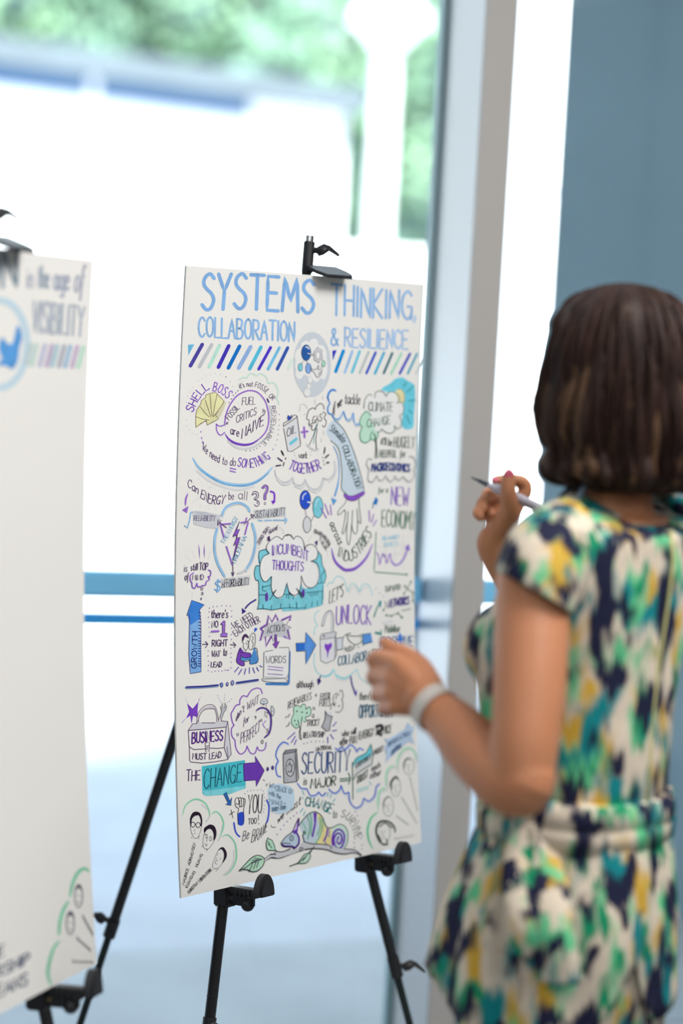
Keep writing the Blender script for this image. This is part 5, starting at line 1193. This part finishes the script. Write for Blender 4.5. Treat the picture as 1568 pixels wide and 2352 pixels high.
def dress_mat():
    """cream cloth with brushed blots of yellow, green, teal and navy"""
    mt = mat('printed dress cloth', (0.7, 0.65, 0.57), 0.8, spec=0.2)
    nt = mt.node_tree; N = nt.nodes; L = nt.links
    co = N.new('ShaderNodeTexCoord')
    jag = N.new('ShaderNodeTexNoise'); jag.inputs['Scale'].default_value = 1; jag.inputs['Detail'].default_value = 3
    mj = N.new('ShaderNodeMapping'); mj.inputs['Scale'].default_value = (130, 130, 9)
    L.new(co.outputs['Object'], mj.inputs[0]); L.new(mj.outputs[0], jag.inputs['Vector'])
    cx = N.new('ShaderNodeCombineXYZ'); ma = N.new('ShaderNodeMath'); ma.operation = 'MULTIPLY_ADD'; ma.inputs[1].default_value = 0.07; ma.inputs[2].default_value = -0.035
    L.new(jag.outputs['Fac'], ma.inputs[0]); L.new(ma.outputs[0], cx.inputs[2])
    ad = N.new('ShaderNodeVectorMath'); ad.operation = 'ADD'; L.new(co.outputs['Object'], ad.inputs[0]); L.new(cx.outputs[0], ad.inputs[1])
    def blots(seed, sc, lo, hi, prev, col, stretch=0.62):
        mp = N.new('ShaderNodeMapping'); mp.inputs['Scale'].default_value = (sc, sc, sc * stretch); mp.inputs['Location'].default_value = (seed * 3.7, seed * 1.9, seed * 5.3)
        nz = N.new('ShaderNodeTexNoise'); nz.inputs['Scale'].default_value = 1; nz.inputs['Detail'].default_value = 1.2
        L.new(ad.outputs[0], mp.inputs[0]); L.new(mp.outputs[0], nz.inputs['Vector'])
        mr = N.new('ShaderNodeMapRange'); mr.inputs[1].default_value = lo; mr.inputs[2].default_value = hi; L.new(nz.outputs['Fac'], mr.inputs[0])
        mx = N.new('ShaderNodeMixRGB'); L.new(mr.outputs[0], mx.inputs[0])
        if isinstance(prev, tuple): mx.inputs[1].default_value = (*prev, 1)
        else: L.new(prev, mx.inputs[1])
        mx.inputs[2].default_value = (*col, 1)
        return mx.outputs[0]
    c = blots(1, 24, .53, .66, hx('d4c7b5'), hx('c9a23c'))
    c = blots(2.3, 25, .535, .65, c, hx('5fbf8a'))
    c = blots(3.1, 27, .56, .655, c, hx('0f8a60'))
    c = blots(4.7, 24, .535, .635, c, hx('0b7f86'))
    c = blots(5.9, 28, .515, .61, c, hx('1c1f3a'))
    L.new(c, N['Principled BSDF'].inputs['Base Color'])
    wv = N.new('ShaderNodeTexNoise'); wv.inputs['Scale'].default_value = 18; bp = N.new('ShaderNodeBump'); bp.inputs['Strength'].default_value = .35; bp.inputs['Distance'].default_value = .012
    L.new(co.outputs['Object'], wv.inputs['Vector']); L.new(wv.outputs['Fac'], bp.inputs['Height']); L.new(bp.outputs[0], N['Principled BSDF'].inputs['Normal'])
    return mt
M_dress = dress_mat()
M_strap = mat('silver grey strap', hx('c4bfb8'), 0.35)
M_lan = mat('pale blue ribbon', hx('9fb4d0'), 0.6)
M_nail = mat('pink nail', hx('d8607c'), 0.25)
M_eye = mat('eye white', (0.8, 0.8, 0.8), 0.2)
M_iris = mat('iris', (0.06, 0.04, 0.03), 0.2)
M_lip = mat('lip', hx('b0605a'), 0.4)
M_brow = mat('eyebrow', (0.03, 0.02, 0.015), 0.8)

PD = 3.2
YAW = math.radians(50)
FW = Vector((-math.sin(YAW), math.cos(YAW), 0)); LF = Vector((-math.cos(YAW), -math.sin(YAW), 0))
_ax = [(2100, 1304), (1865, 1324), (1550, 1352), (1250, 1402), (1150, 1424), (900, 1428)]
AXP = [P(x, y, PD) for y, x in _ax]
def axis(z):
    """body axis at height z"""
    if z <= AXP[0].z: return Vector((AXP[0].x, AXP[0].y, z))
    for a, b_ in zip(AXP[:-1], AXP[1:]):
        if z <= b_.z:
            t = (z - a.z) / (b_.z - a.z); q = a.lerp(b_, t); return Vector((q.x, q.y, z))
    return Vector((AXP[-1].x, AXP[-1].y, z))
def zpx(y): return P(1390, y, PD).z
G0 = axis(0.0)
woman = thing('person', Vector((G0.x, G0.y, 0)), 'woman seen from behind with brown bob and patterned dress, pen in raised hand', 'person')

def ring_at(z, a, b_, n=44, fo=0.0, ho=0.0, f=None, tilt=0.0):
    c = axis(z) + FW * fo + LF * ho
    r = []
    for k in range(n):
        t = 2 * math.pi * k / n
        e = 2.3
        ct, st = math.cos(t), math.sin(t)
        q = (abs(ct) ** e + abs(st) ** e) ** (-1 / e)
        s_ = f(t) if f else 1.0
        r.append(c + LF * (a * ct * q * s_) + FW * (b_ * st * q * s_) + Vector((0, 0, tilt * st)))
    return r
# ---- body: torso, neck, head, arms, hands and legs grown into one skin
b = MB()
tor = [(.74, .138, .100, 0), (.84, .142, .104, -.005), (.90, .132, .100, 0), (.955, .118, .090, 0), (1.03, .120, .092, 0), (1.12, .130, .098, .008), (1.18, .136, .098, .012), (1.25, .142, .088, 0), (1.30, .146, .072, -.008), (1.325, .115, .058, -.012), (1.35, .070, .048, -.008)]
b.rings([ring_at(z, a, d, fo=o) for z, a, d, o in tor])
nk = axis(1.35)
hc = P(1412, 900, PD + .01)                                  # head centre
HY = math.radians(36)
HF = Vector((-math.sin(HY), math.cos(HY), 0)); HL = Vector((-math.cos(HY), -math.sin(HY), 0)); HU = Vector((0, 0, 1))
b.tube([axis(1.29), axis(1.345) + FW * .005, axis(1.40) + FW * .012, hc - HU * .07 - HF * .015], [.07, .056, .050, .052], 20)
b.ell(hc + HU * .022 - HF * .012, (.074, .094, .098), (HL, HF, HU), 28, 18)       # cranium
b.ell(hc - HU * .035 + HF * .022, (.060, .072, .085), (HL, HF, HU), 26, 16)       # face
b.ell(hc - HU * .098 + HF * .060, (.028, .026, .024), (HL, HF, HU))               # chin
b.ell(hc - HU * .060 + HF * .045, (.052, .038, .045), (HL, HF, HU))               # jaw
b.tube([hc + HU * .006 + HF * .086, hc - HU * .020 + HF * .098, hc - HU * .036 + HF * .106], [.007, .009, .012], 10, dome=True)   # nose
for s_ in (-1, 1):
    b.ell(hc - HU * .038 + HF * .096 + HL * (s_ * .010), (.008, .009, .007), (HL, HF, HU), 10, 6)
    b.ell(hc + HU * .014 + HF * .074 + HL * (s_ * .030), (.024, .012, .010), (HL, HF, HU), 12, 8)     # brow ridge
    b.ell(hc - HU * .028 + HF * .068 + HL * (s_ * .034), (.024, .020, .022), (HL, HF, HU), 12, 8)     # cheek
    ec = hc - HU * .012 - HF * .004 + HL * (s_ * .074)
    b.ell(ec, (.008, .018, .030), (HL, HF, HU), 12, 10)                                                # ear
b.tube([hc - HU * .066 + HF * .084 + HL * .02, hc - HU * .064 + HF * .092, hc - HU * .066 + HF * .084 - HL * .02], [.005, .007, .005], 8, dome=True)
b.tube([hc - HU * .075 + HF * .082 + HL * .018, hc - HU * .075 + HF * .090, hc - HU * .075 + HF * .082 - HL * .018], [.005, .008, .005], 8, dome=True)
# left arm (nearest the camera)
SL = P(1236, 1285, 3.07); EL = P(1196, 1800, 2.97); WL = P(992, 1622, 3.115)
def limb(pts, rad, flat=1.0, up=None, n=6):
    q = smoothpts([tuple(p) + (r,) for p, r in zip(pts, rad)], n)
    b.tube([Vector(x[:3]) for x in q], [float(x[3]) for x in q], 20, True, None, flat, up, True)
limb([P(1300, 1248, 3.11), SL, P(1222, 1400, 3.05), P(1216, 1560, 3.01), P(1206, 1700, 2.98), EL], [.038, .046, .0475, .0465, .0425, .040])
limb([P(1200, 1730, 2.985), P(1205, 1800, 2.965), P(1170, 1795, 2.985), P(1100, 1728, 3.04), P(1035, 1660, 3.09), WL, P(968, 1600, 3.13)], [.038, .038, .0415, .0405, .033, .0275, .027])
# left hand: back of the hand to the camera, fingers curled
def digit(pts, rad): limb([P(*p) for p in pts], rad, n=4)
WP = [(985, 1612, 3.12)]
for (mc, r) in (((912, 1524, 3.155), .0145), ((902, 1558, 3.155), .0150), ((902, 1593, 3.15), .0145), ((912, 1622, 3.14), .0130)):
    limb([P(982, 1612, 3.125), P((982 + mc[0]) / 2, (1606 + mc[1]) / 2, 3.138), P(*mc)], [.021, .019, r])
digit([(912, 1524, 3.155), (872, 1509, 3.185), (856, 1516, 3.20), (872, 1526, 3.225), (892, 1534, 3.222)], [.0130, .0105, .0100, .0092, .0085])
digit([(902, 1558, 3.155), (868, 1550, 3.190), (857, 1556, 3.205), (872, 1566, 3.230), (896, 1570, 3.225)], [.0135, .0110, .0105, .0095, .0085])
digit([(902, 1593, 3.150), (874, 1592, 3.185), (866, 1597, 3.200), (880, 1603, 3.222), (900, 1604, 3.218)], [.0130, .0105, .0100, .0092, .0083])
digit([(912, 1622, 3.140), (888, 1624, 3.170), (881, 1628, 3.180), (892, 1632, 3.200), (908, 1630, 3.197)], [.0115, .0095, .0090, .0082, .0075])
digit([(990, 1585, 3.135), (962, 1532, 3.165), (925, 1502, 3.190), (898, 1489, 3.205), (883, 1476, 3.215)], [.0190, .0160, .0125, .0108, .0088])
# right arm, raised in front of her
SR_ = axis(1.315) - LF * .155
ER = P(1372, 1630, 3.46); WR = P(1134, 1262, 3.45)
limb([SR_ + LF * .04, SR_, SR_.lerp(ER, .35) - LF * .03, SR_.lerp(ER, .7) - LF * .02, ER], [.045, .048, .043, .038, .035])
limb([SR_.lerp(ER, .9), ER, ER.lerp(WR, .35), ER.lerp(WR, .7), WR, P(1138, 1235, 3.45)], [.034, .036, .0375, .030, .0235, .0235])
# right hand: thumb towards the camera, pen pinched against the fingers
for mc, r in (((1186, 1158, 3.468), .0125), ((1170, 1165, 3.478), .0125), ((1152, 1178, 3.480), .0120), ((1134, 1196, 3.475), .0110)):
    limb([P(1136, 1238, 3.452), P((1136 + mc[0]) / 2, (1238 + mc[1]) / 2, 3.463), P(*mc)], [.0200, .0165, r])
limb([P(1136, 1236, 3.448), P(1152, 1212, 3.442), P(1166, 1186, 3.436)], [.019, .0185, .0145])
digit([(1186, 1158, 3.468), (1206, 1128, 3.470), (1200, 1108, 3.468), (1172, 1101, 3.462), (1138, 1104, 3.452)], [.0120, .0105, .0098, .0085, .0076])
digit([(1168, 1163, 3.482), (1146, 1138, 3.492), (1128, 1130, 3.486), (1117, 1138, 3.470), (1122, 1150, 3.458)], [.0115, .0098, .0092, .0084, .0076])
digit([(1150, 1178, 3.478), (1130, 1154, 3.482), (1114, 1150, 3.472), (1105, 1158, 3.458), (1113, 1169, 3.446)], [.0112, .0095, .0089, .0081, .0074])
digit([(1134, 1196, 3.470), (1114, 1176, 3.468), (1101, 1173, 3.458), (1095, 1180, 3.446), (1104, 1189, 3.436)], [.0105, .0088, .0082, .0074, .0068])
digit([(1154, 1208, 3.438), (1170, 1172, 3.424), (1167, 1132, 3.420), (1168, 1092, 3.425)], [.0180, .0138, .0118, .0096])
# legs, feet
for s_ in (-1, 1):
    h_ = axis(.80) + LF * (s_ * .075); kn = axis(.46) + LF * (s_ * .080) + FW * .012; an = axis(.085) + LF * (s_ * .085) - FW * .015
    limb([h_, h_.lerp(kn, .5) + FW * .01, kn, kn.lerp(an, .3) - FW * .018, kn.lerp(an, .7), an], [.085, .072, .053, .052, .038, .034])
    limb([an - Vector((0, 0, .03)) - FW * .03, an - Vector((0, 0, .045)) + FW * .04, an - Vector((0, 0, .058)) + FW * .12, an - Vector((0, 0, .064)) + FW * .17], [.030, .032, .026, .018], n=4)
body = b.build('body', M_skin, woman)
remesh(body, 0.0034, 3)
# nails, eyes, brows, lips
def blob(name, c, r, ax, m_, par):
    k = MB(); k.ell(c, r, ax, 14, 8); return k.build(name, m_, par, True)
def nail(c, tip, nrm, w, l_):
    d = (tip - c).normalized(); n_ = (nrm - d * nrm.dot(d)).normalized()
    return blob('nail', c, (l_, w, .0016), (d, d.cross(n_), n_), M_nail, body)
nail(P(885, 1478, 3.2085), P(883, 1474, 3.21), (P(860, 1478, 3.19) - P(890, 1478, 3.21)), .0056, .0075)
nail(P(1168, 1089, 3.4165), P(1168, 1082, 3.417), (EYE - P(1168, 1090, 3.42)) + CU * .6, .0064, .0080)
nail(P(1139, 1101, 3.447), P(1130, 1103, 3.444), (EYE - P(1140, 1100, 3.45)) * .4 + CU * 2, .0048, .0065)
for s_ in (-1, 1):
    e_ = blob('eye', hc + HU * .001 + HF * .081 + HL * (s_ * .031), (.012, .009, .007), (HL, HF, HU), M_eye, body)
    blob('iris', hc + HU * .001 + HF * .0885 + HL * (s_ * .031), (.005, .002, .005), (HL, HF, HU), M_iris, e_)
    blob('eyebrow', hc + HU * .021 + HF * .084 + HL * (s_ * .032), (.019, .006, .0035), (HL, HF, HU), M_brow, body)
blob('lips', hc - HU * .070 + HF * .0925, (.019, .006, .008), (HL, HF, HU), M_lip, body)

# ---- dress
def fold(amp, k, ph): return lambda t: 1 + amp * math.sin(k * t + ph) + amp * .5 * math.sin(2 * k * t + 2.1 * ph)
b = MB()
dr = [(.44, .142, .112, 0, .03), (.55, .148, .116, 0, .025), (.68, .152, .118, 0, .02), (.78, .153, .118, -.004, .015), (.85, .150, .115, -.004, .012), (.90, .142, .110, 0, .012), (.935, .132, .104, 0, .012), (.965, .128, .102, 0, .012), (1.0, .131, .106, .002, .02), (1.06, .137, .112, .008, .022), (1.12, .144, .120, .016, .018), (1.17, .150, .122, .020, .014), (1.22, .155, .112, .012, .010), (1.27, .162, .098, 0, .008), (1.31, .162, .085, -.008, .004), (1.335, .146, .078, -.012, 0), (1.352, .118, .072, -.012, 0), (1.362, .090, .066, -.010, 0)]
b.rings([ring_at(z, a, d, 64, o, f=fold(fa, 5, z * 9), tilt=max(0, min(.030, (z - 1.33) * .95))) for z, a, d, o, fa in dr], True, True)
for s_ in (-1, 1):                                           # bust
    b.ell(axis(1.165) + FW * .085 + LF * (s_ * .068), (.066, .062, .064), (LF, FW, Vector((0, 0, 1))))
dress = b.build('dress', M_dress, woman)
remesh(dress, 0.006, 3)
# cap sleeves: open flared shells over the shoulders
def sleeve(rows, name):
    k = MB(); n = 30; rings = []
    for c, e1, e2, wob in rows:
        rings.append([c + e1 * math.cos(2 * math.pi * j / n) * (1 + wob * math.sin(3 * 2 * math.pi * j / n)) + e2 * math.sin(2 * math.pi * j / n) * (1 + wob * math.cos(2 * 2 * math.pi * j / n)) for j in range(n)])
    inner = [[c_ + (p - c_) * .95 for p in r] for r, c_ in zip(rings, [x[0] for x in rows])]
    k.rings(rings + list(reversed(inner)), True, True)
    o = k.build(name, M_dress, dress, True)
    md = o.modifiers.new('sub', 'SUBSURF'); md.levels = 1; md.render_levels = 1
    return o
dv = (_F * 1.0 + CR * -.1).normalized()
def srow(x0, y0, x1, y1, d, dep, wob=0.0):
    a, c = P(x0, y0, d), P(x1, y1, d); return ((a + c) / 2, (c - a) / 2, dv * dep, wob)
sleeve([srow(1330, 1130, 1400, 1280, 3.13, .056), srow(1266, 1148, 1362, 1318, 3.105, .068), srow(1208, 1178, 1344, 1352, 3.085, .071), srow(1168, 1218, 1330, 1378, 3.07, .070, .02), srow(1148, 1268, 1320, 1398, 3.06, .066, .03), srow(1141, 1316, 1314, 1414, 3.052, .064, .04)], 'sleeve')
A0 = axis(1.325) - LF * .10; A1 = SR_ - LF * .035 + Vector((0, 0, -.035)); sd = (A1 - A0).normalized(); su = FW.cross(sd).normalized()
sleeve([(A0.lerp(A1, t), FW * r, su * r * 1.05, 0.0) for t, r in ((-.25, .052), (.2, .060), (.6, .064), (1.0, .066), (1.5, .070))], 'sleeve')
# back zip seam and hook at the neck
b = MB()
bk = [axis(z) - FW * (d - o + .0015) for z, d, o in ((1.335, .074, -.012), (1.30, .089, -.009), (1.25, .105, .004), (1.17, .122, .020), (1.10, .117, .014), (1.04, .110, .005), (.98, .105, 0))]
b.tube(bk, .0022, 8); b.build('zip_seam', mat('yellow green thread', hx('c9c486'), 0.6), dress, True)
# belt and sash tails
def belt_ring(z, s_=1.0, ph=0.0): return ring_at(z, .1375 * s_, .1095 * s_, 64, 0, f=fold(.012, 7, ph), tilt=.006)
b = MB(); b.rings([belt_ring(.930, .985), belt_ring(.931, 1.05, .3), belt_ring(.956, 1.065, .7), belt_ring(.960, 1.03, .8), belt_ring(.964, 1.06, 1.3), belt_ring(.989, 1.04, 2), belt_ring(.992, .97, 2)], True, True)
b.build('belt', M_dress, dress, True)
kn = P(1216, 1884, 3.10)
b = MB(); b.ell(kn, (.026, .018, .022), (LF, FW, Vector((0, 0, 1)))); b.ell(kn + Vector((0, 0, .006)), (.014, .026, .027), (LF, FW, Vector((0, 0, 1))))
b.build('sash_knot', M_dress, dress, True)
def ribbon(pts, w, name, par):
    q = smoothpts([tuple(p) for p in pts], 6); k = MB(); q = [Vector(x) for x in q]; n = len(q); rings = []
    for i, p in enumerate(q):
        t = i / (n - 1); nr = (EYE - p).normalized(); nr.z = 0
        side = Vector((nr.y, -nr.x, 0)).normalized(); ww = w * (.45 + .55 * min(1, t * 2.2)) / 2
        cup = .006 * math.sin(t * 7)
        rings.append([p + side * ww * u - nr * (abs(u) * .008 + cup) + nr * h for u, h in ((-1, .0015), (-.5, .004), (0, .006), (.5, .004), (1, .0015), (1, -.0015), (.5, .001), (0, .003), (-.5, .001), (-1, -.0015))])
    k.rings(rings, True, True); return k.build(name, M_dress, par, True)
ribbon([P(1222, 1890, 3.075), P(1240, 1960, 3.055), P(1258, 2060, 3.03), P(1272, 2170, 3.015), P(1282, 2262, 3.01)], .058, 'sash_tail', dress)
ribbon([P(1214, 1890, 3.08), P(1200, 1960, 3.06), P(1205, 2060, 3.035), P(1218, 2140, 3.02), P(1222, 2200, 3.02)], .060, 'sash_tail', dress)
# peplum hanging from the belt, hem in soft points
b = MB(); n = 160; rows = 18; og, ig = [], []
def hemz(t):
    pts_ = [(0.0, .655), (.42, .70), (.80, .75), (1.20, .705), (1.75, .80), (2.6, .80), (3.5, .78), (4.1, .73), (4.55, .70), (4.95, .78), (5.35, .70), (5.75, .68), (6.2832, .655)]
    for (a0, z0), (a1, z1) in zip(pts_[:-1], pts_[1:]):
        if t <= a1: u = (t - a0) / (a1 - a0); return z0 + (z1 - z0) * (u * u * (3 - 2 * u))
    return .655
for i in range(rows):
    v = i / (rows - 1); r_ = []
    for j in range(n):
        t = 2 * math.pi * j / n
        z = .945 + (hemz(t) - .945) * v
        hip = .128 + (.152 - .128) * min(1, ((.95 - z) / .12)) ** .8; hb = .103 + (.120 - .103) * min(1, ((.95 - z) / .12)) ** .8
        flare = .006 + .034 * v * math.exp(-((t - 1.15) / .5) ** 2) + .014 * v * math.exp(-((t - .2) / .5) ** 2) + .006 * v
        rip = 1 + (.012 + .035 * v) * math.sin(9 * t + .6 * math.sin(2 * t)) * v + .010 * math.sin(23 * t) * (1 - v)
        e = 2.3; ct, st = math.cos(t), math.sin(t); q = (abs(ct) ** e + abs(st) ** e) ** (-1 / e)
        r_.append(axis(z) + LF * ((hip + flare) * ct * q * rip) + FW * ((hb + flare) * st * q * rip))
    og.append(r_)
ig = [[axis(p.z) + (p - axis(p.z)) * .985 for p in r_] for r_ in og]
b.rings(og + list(reversed(ig)), True, True)
b.build('peplum', M_dress, dress, True)
# ---- hair: layered locks over a rounded mass, bobbed at the neck and flipped out
HC = P(1427, 900, PD + .012)
prof = [(648, .004, .004), (653, .030, .032), (662, .041, .046), (681, .063, .068), (702, .077, .084), (747, .092, .100), (791, .100, .108), (826, .103, .112), (878, .105, .114), (900, .109, .116), (950, .116, .118), (989, .113, .116), (1029, .104, .108), (1047, .100, .104), (1060, .103, .106), (1076, .110, .110), (1092, .106, .108), (1108, .090, .095), (1120, .075, .08), (1130, .060, .065)]
def hz(y): return P(1427, y, PD).z
VX = Vector((CR.x, CR.y, 0)).normalized(); VY = Vector((-VX.y, VX.x, 0))
def hair_pt(ang, y, off=0.0):
    """ang measured from the camera's right, counter-clockwise from above"""
    for a, c in zip(prof[:-1], prof[1:]):
        if a[0] <= y <= c[0]:
            t = (y - a[0]) / (c[0] - a[0]); ra = a[1] + (c[1] - a[1]) * t; rb = a[2] + (c[2] - a[2]) * t; break
    else: ra, rb = prof[-1][1], prof[-1][2]
    cxy = P(1442 - (y - 700) * .02, y, PD + .012)
    d = VX * math.cos(ang) + VY * math.sin(ang)
    # open at the face below the fringe
    fr_ = d.dot(HF)
    k = 1.0
    if y > 760 and fr_ > .6: k = 1 - min(1, (y - 760) / 110) * min(1, (fr_ - .6) / .2) * .6
    wave = .0035 * math.sin(ang * 11 + y * .012) + .003 * math.sin(ang * 5 + y * .02) * (y > 850)
    return Vector((cxy.x, cxy.y, hz(y))) + VX * ((ra + off + wave) * k * math.cos(ang)) + VY * ((rb + off + wave) * k * math.sin(ang))
b = MB(); ys = [648, 650, 655, 664, 680, 705, 740, 780, 800, 830, 860, 900, 940, 970, 1000, 1030, 1060, 1085, 1105, 1120, 1127]
b.rings([[hair_pt(2 * math.pi * k / 72, y) for k in range(72)] for y in ys], True, True, m_=M_hair)
rh = random.Random(3)
for k in range(240):
    a0 = rh.uniform(0, 2 * math.pi); d = VX * math.cos(a0) + VY * math.sin(a0)
    y0 = rh.uniform(655, 900); y1 = rh.uniform(1080, 1126)
    if d.dot(HF) > .62: y0 = rh.uniform(655, 700); y1 = rh.uniform(770, 810)
    n_ = 12; ph = rh.uniform(0, 6); sw = rh.uniform(-.12, .12); am = rh.uniform(.01, .05); pts, rr = [], []
    R = rh.uniform(.004, .0085)
    for i in range(n_):
        t = i / (n_ - 1); y = y0 + (y1 - y0) * t
        an = a0 + sw * t + am * math.sin(ph + t * 6)
        pts.append(hair_pt(an, y, .001 - .004 * (t < .1) + .003 * math.sin(t * 5 + ph))); rr.append(R * (.35 + .65 * math.sin(math.pi * min(1, .12 + t * .8))))
    light = y0 > 790 and rh.random() < .42
    b.tube(pts, rr, 7, True, M_hair2 if light else M_hair, .6)
for k in range(38):                                          # flipped-out ends
    a0 = rh.uniform(2.2, 4.4) if k < 26 else rh.uniform(4.4, 6.6)
    y = rh.uniform(1050, 1085); p0 = hair_pt(a0, y - 40, -.002); p1 = hair_pt(a0, y, .002); p2 = hair_pt(a0 + rh.uniform(-.1, .1), min(1112, y + 24), rh.uniform(-.004, .007)); p3 = hair_pt(a0 + rh.uniform(-.12, .12), min(1120, y + 40), -.012)
    q = smoothpts([tuple(x) for x in (p0, p1, p2, p3)], 4); m_ = len(q)
    b.tube([Vector(x) for x in q], [.010 * math.sin(math.pi * (.15 + .8 * i / m_)) for i in range(m_)], 8, True, M_hair if k % 4 else M_hair2)
b.build('hair', None, woman, True)
# watch on the left wrist
wd = (P(1035, 1660, 3.09) - WL).normalized()
b = MB(); n = 32; rings = []
u_ = wd.cross(Vector((0, 0, 1))).normalized(); v_ = wd.cross(u_)
wc = WL.lerp(P(1035, 1660, 3.09), .10)
for off, rr in ((-.0095, .0285), (-.0100, .0308), (.0, .0318), (.0100, .0318), (.0095, .030)):
    rings.append([wc + wd * off + u_ * rr * math.cos(2 * math.pi * k / n) + v_ * rr * math.sin(2 * math.pi * k / n) for k in range(n)])
b.rings(rings, False, False)
fi = [list(r) for r in (rings[-1], rings[0])]
b.rings(fi, False, False)
watch = b.build('wrist_strap', M_strap, woman, 'auto')
# lanyard at the side of the neck
b = MB()
q = smoothpts([tuple(x) for x in (P(1345, 1112, 3.16), P(1338, 1128, 3.15), P(1328, 1146, 3.148), P(1312, 1168, 3.16), P(1290, 1200, 3.20))], 5)
b.tube([Vector(x) for x in q], .0075, 8, True, None, .3); b.build('lanyard', M_lan, woman, True)
# ---- pen held in the raised hand: its own object
tip = P(1081, 1096, 3.452); end = P(1258, 1176, 3.425)
pd = (end - tip).normalized(); PL = (end - tip).length
pen = thing('marker_pen', tip, 'grey marker pen with a dark pointed tip held in the raised hand', 'pen')
M_pen = mat('grey pen barrel', hx('b9b6c4'), 0.4); M_nib = mat('dark teal nib', hx('1d2f3c'), 0.5)
b = MB(); b.tube([tip + pd * x for x in (.027, .034, .040, .044, .075, .112, PL - .002, PL)], [.0032, .0045, .0068, .0075, .0078, .0070, .0068, .004], 20); b.build('barrel', M_pen, pen, 'auto')
b = MB(); b.tube([tip + pd * x for x in (0, .003, .012, .014, .026, .028)], [.0006, .0012, .0021, .0028, .0033, .0033], 14); b.build('nib', M_nib, pen, 'auto')
